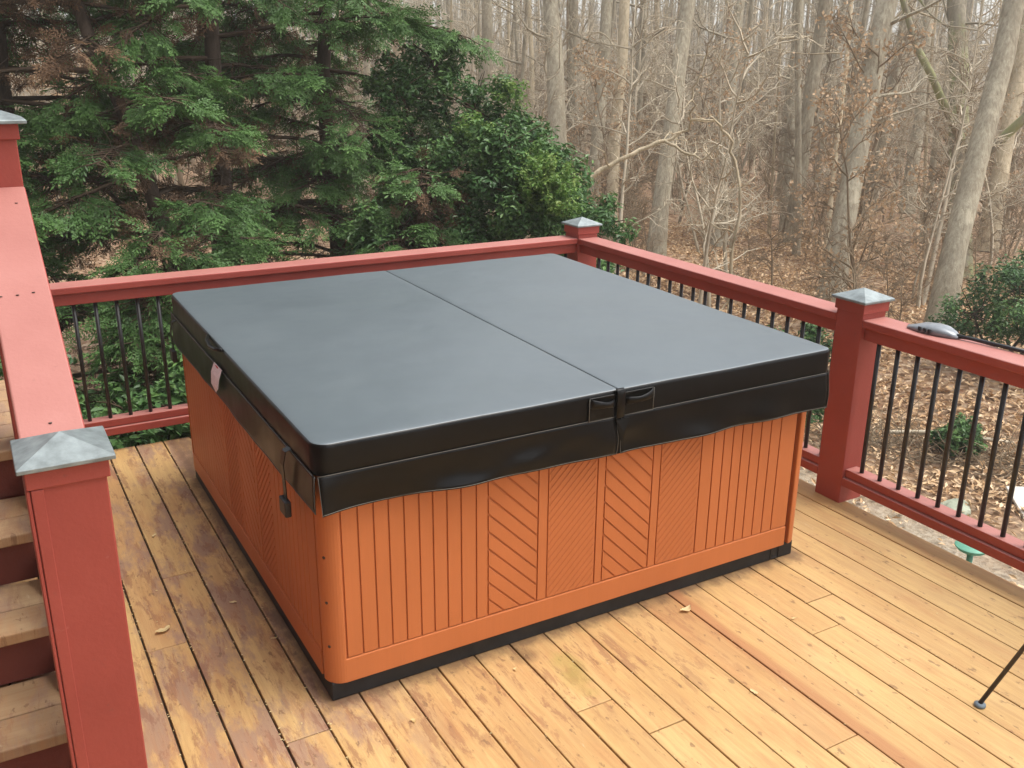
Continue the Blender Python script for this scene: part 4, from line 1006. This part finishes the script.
# far woods
def far_woods():
    r = np.random.default_rng(77); paths = []
    for i in range(900):
        a = r.uniform(-.12, 1.15); d = r.uniform(58, 130); x = CP[0] + d * math.sin(a); y = CP[1] + d * math.cos(a); H = r.uniform(9, 17); l = r.normal(0, .4, 2); w0 = r.uniform(.10, .22)
        paths.append((np.array([(x, y, G(x, y)), (x + l[0], y + l[1], G(x, y) + H * .5), (x + l[0] * 2, y + l[1] * 2, G(x, y) + H)]), [w0, w0 * .7, w0 * .2]))
        for j in range(5):
            z = r.uniform(.8, H); dd = wander(r, (x, y, G(x, y) + z), (r.normal(), r.normal(), .7), r.uniform(1.5, 3.5), 3, .2); paths.append((dd, np.linspace(.05, .015, 4)))
    o = link('far_woods', sweep(paths, 4, 'far_woods'), M['bark']); tag(o, 'far mass of bare trunks at the back of the woods', kind='stuff')
far_woods()

# ------------------------------------------------------------------ odds on the ground, right
tb = empty('garden_table', (5.11, 1.06, G(5.11, 1.06))); tag(tb, 'small green metal garden table glimpsed under the right bottom rail', 'table')
h = .44
b = MB(); b.tube([(0, 0, h - .012), (0, 0, h)], .115, 28); b.tube([(0, 0, h - .03), (0, 0, h - .013)], .10, 28); b.build('table_top', M['green'], tb, .003, 1)
b = MB(); b.tube([(0, 0, .02), (0, 0, h - .03)], .022, 12); b.build('pedestal', M['green'], tb)
for k in range(3):
    a = k * 2.1 + .4; b = MB(); b.tube([(0, 0, .14), (.10 * math.cos(a), .10 * math.sin(a), .10), (.16 * math.cos(a), .16 * math.sin(a), .035)], .012, 8); b.build('leg', M['green'], tb)
t = empty('scrap_board', (6.75, 1.60, G(6.75, 1.6) + .05)); tag(t, 'pale scrap board lying in the leaves at the right edge', 'board')
b = MB(); b.box(-.35, .35, -.09, .09, 0, .03); o = b.build('plank', M['board'], t, .004, 1); o.rotation_euler = (0, -.25, 1.0)
for i, (x, y, s_, lb) in enumerate([(6.25, 2.0, .11, 'flat greenish grey rock in the leaf litter between the right balusters')]):
    bm = bmesh.new(); bmesh.ops.create_icosphere(bm, subdivisions=3, radius=1); rk = random.Random(i)
    for v in bm.verts:
        n_ = 1 + .22 * math.sin(v.co.x * 3 + i) * math.sin(v.co.y * 4) + rk.uniform(-.04, .04); v.co = Vector((v.co.x * s_ * 1.9, v.co.y * s_ * 1.1, v.co.z * s_ * .6)) * n_
    me = bpy.data.meshes.new('rock'); bm.to_mesh(me); bm.free()
    o = link('rock', me, M['stone'], None, (x, y, G(x, y) + .06)); o.rotation_euler = (0, 0, i * 1.1); tag(o, lb, 'rock')

# ------------------------------------------------------------------ haze among the trees
b = MB(); b.box(-162, 262, -162, 262, -5.5, 19.5); hz = b.build('haze', None); tag(hz, kind='stuff'); hz['label'] = 'thin pale haze in the woods'
m = bpy.data.materials.new('haze'); m.use_nodes = True; m.node_tree.nodes.clear(); o_ = m.node_tree.nodes.new('ShaderNodeOutputMaterial'); v_ = m.node_tree.nodes.new('ShaderNodeVolumePrincipled')
v_.inputs['Color'].default_value = (.97, .94, .86, 1); v_.inputs['Density'].default_value = .0030; v_.inputs['Anisotropy'].default_value = .2
m.node_tree.links.new(v_.outputs[0], o_.inputs['Volume']); hz.data.materials.append(m)
S.cycles.volume_bounces = 0

# dead brush bank and a small weed beyond the right rail
r3 = np.random.default_rng(31); paths = []
for i in range(900):
    u = r3.random(); x = 6.75 + 1.1 * u + r3.normal(0, .30); y = 4.0 - 2.4 * u + r3.normal(0, .30); d = r3.normal(0, 1, 3); d[2] = abs(d[2]) * .5
    paths.append((wander(r3, (x, y, G(x, y) + r3.uniform(0, .12)), d, r3.uniform(.2, .6), 5, .3, -.08), np.linspace(.006, .002, 6)))
o = link('dead_brush', sweep(paths, 3, 'dead_brush'), M['twig']); tag(o, 'heap of dead brown stems below the right rail', kind='stuff')

t = empty('fallen_stick', (7.6, 3.0, G(7.6, 3.0) + .12)); tag(t, 'pale fallen stick lying across the brush beyond the right balusters', 'stick')
link('stick', sweep([(np.array([(-.45, .42, .02), (-.15, .16, .05), (.15, -.12, .04), (.5, -.42, .0)]), [.022, .026, .022, .014])], 7, 'stick'), M['twigpale'], t)
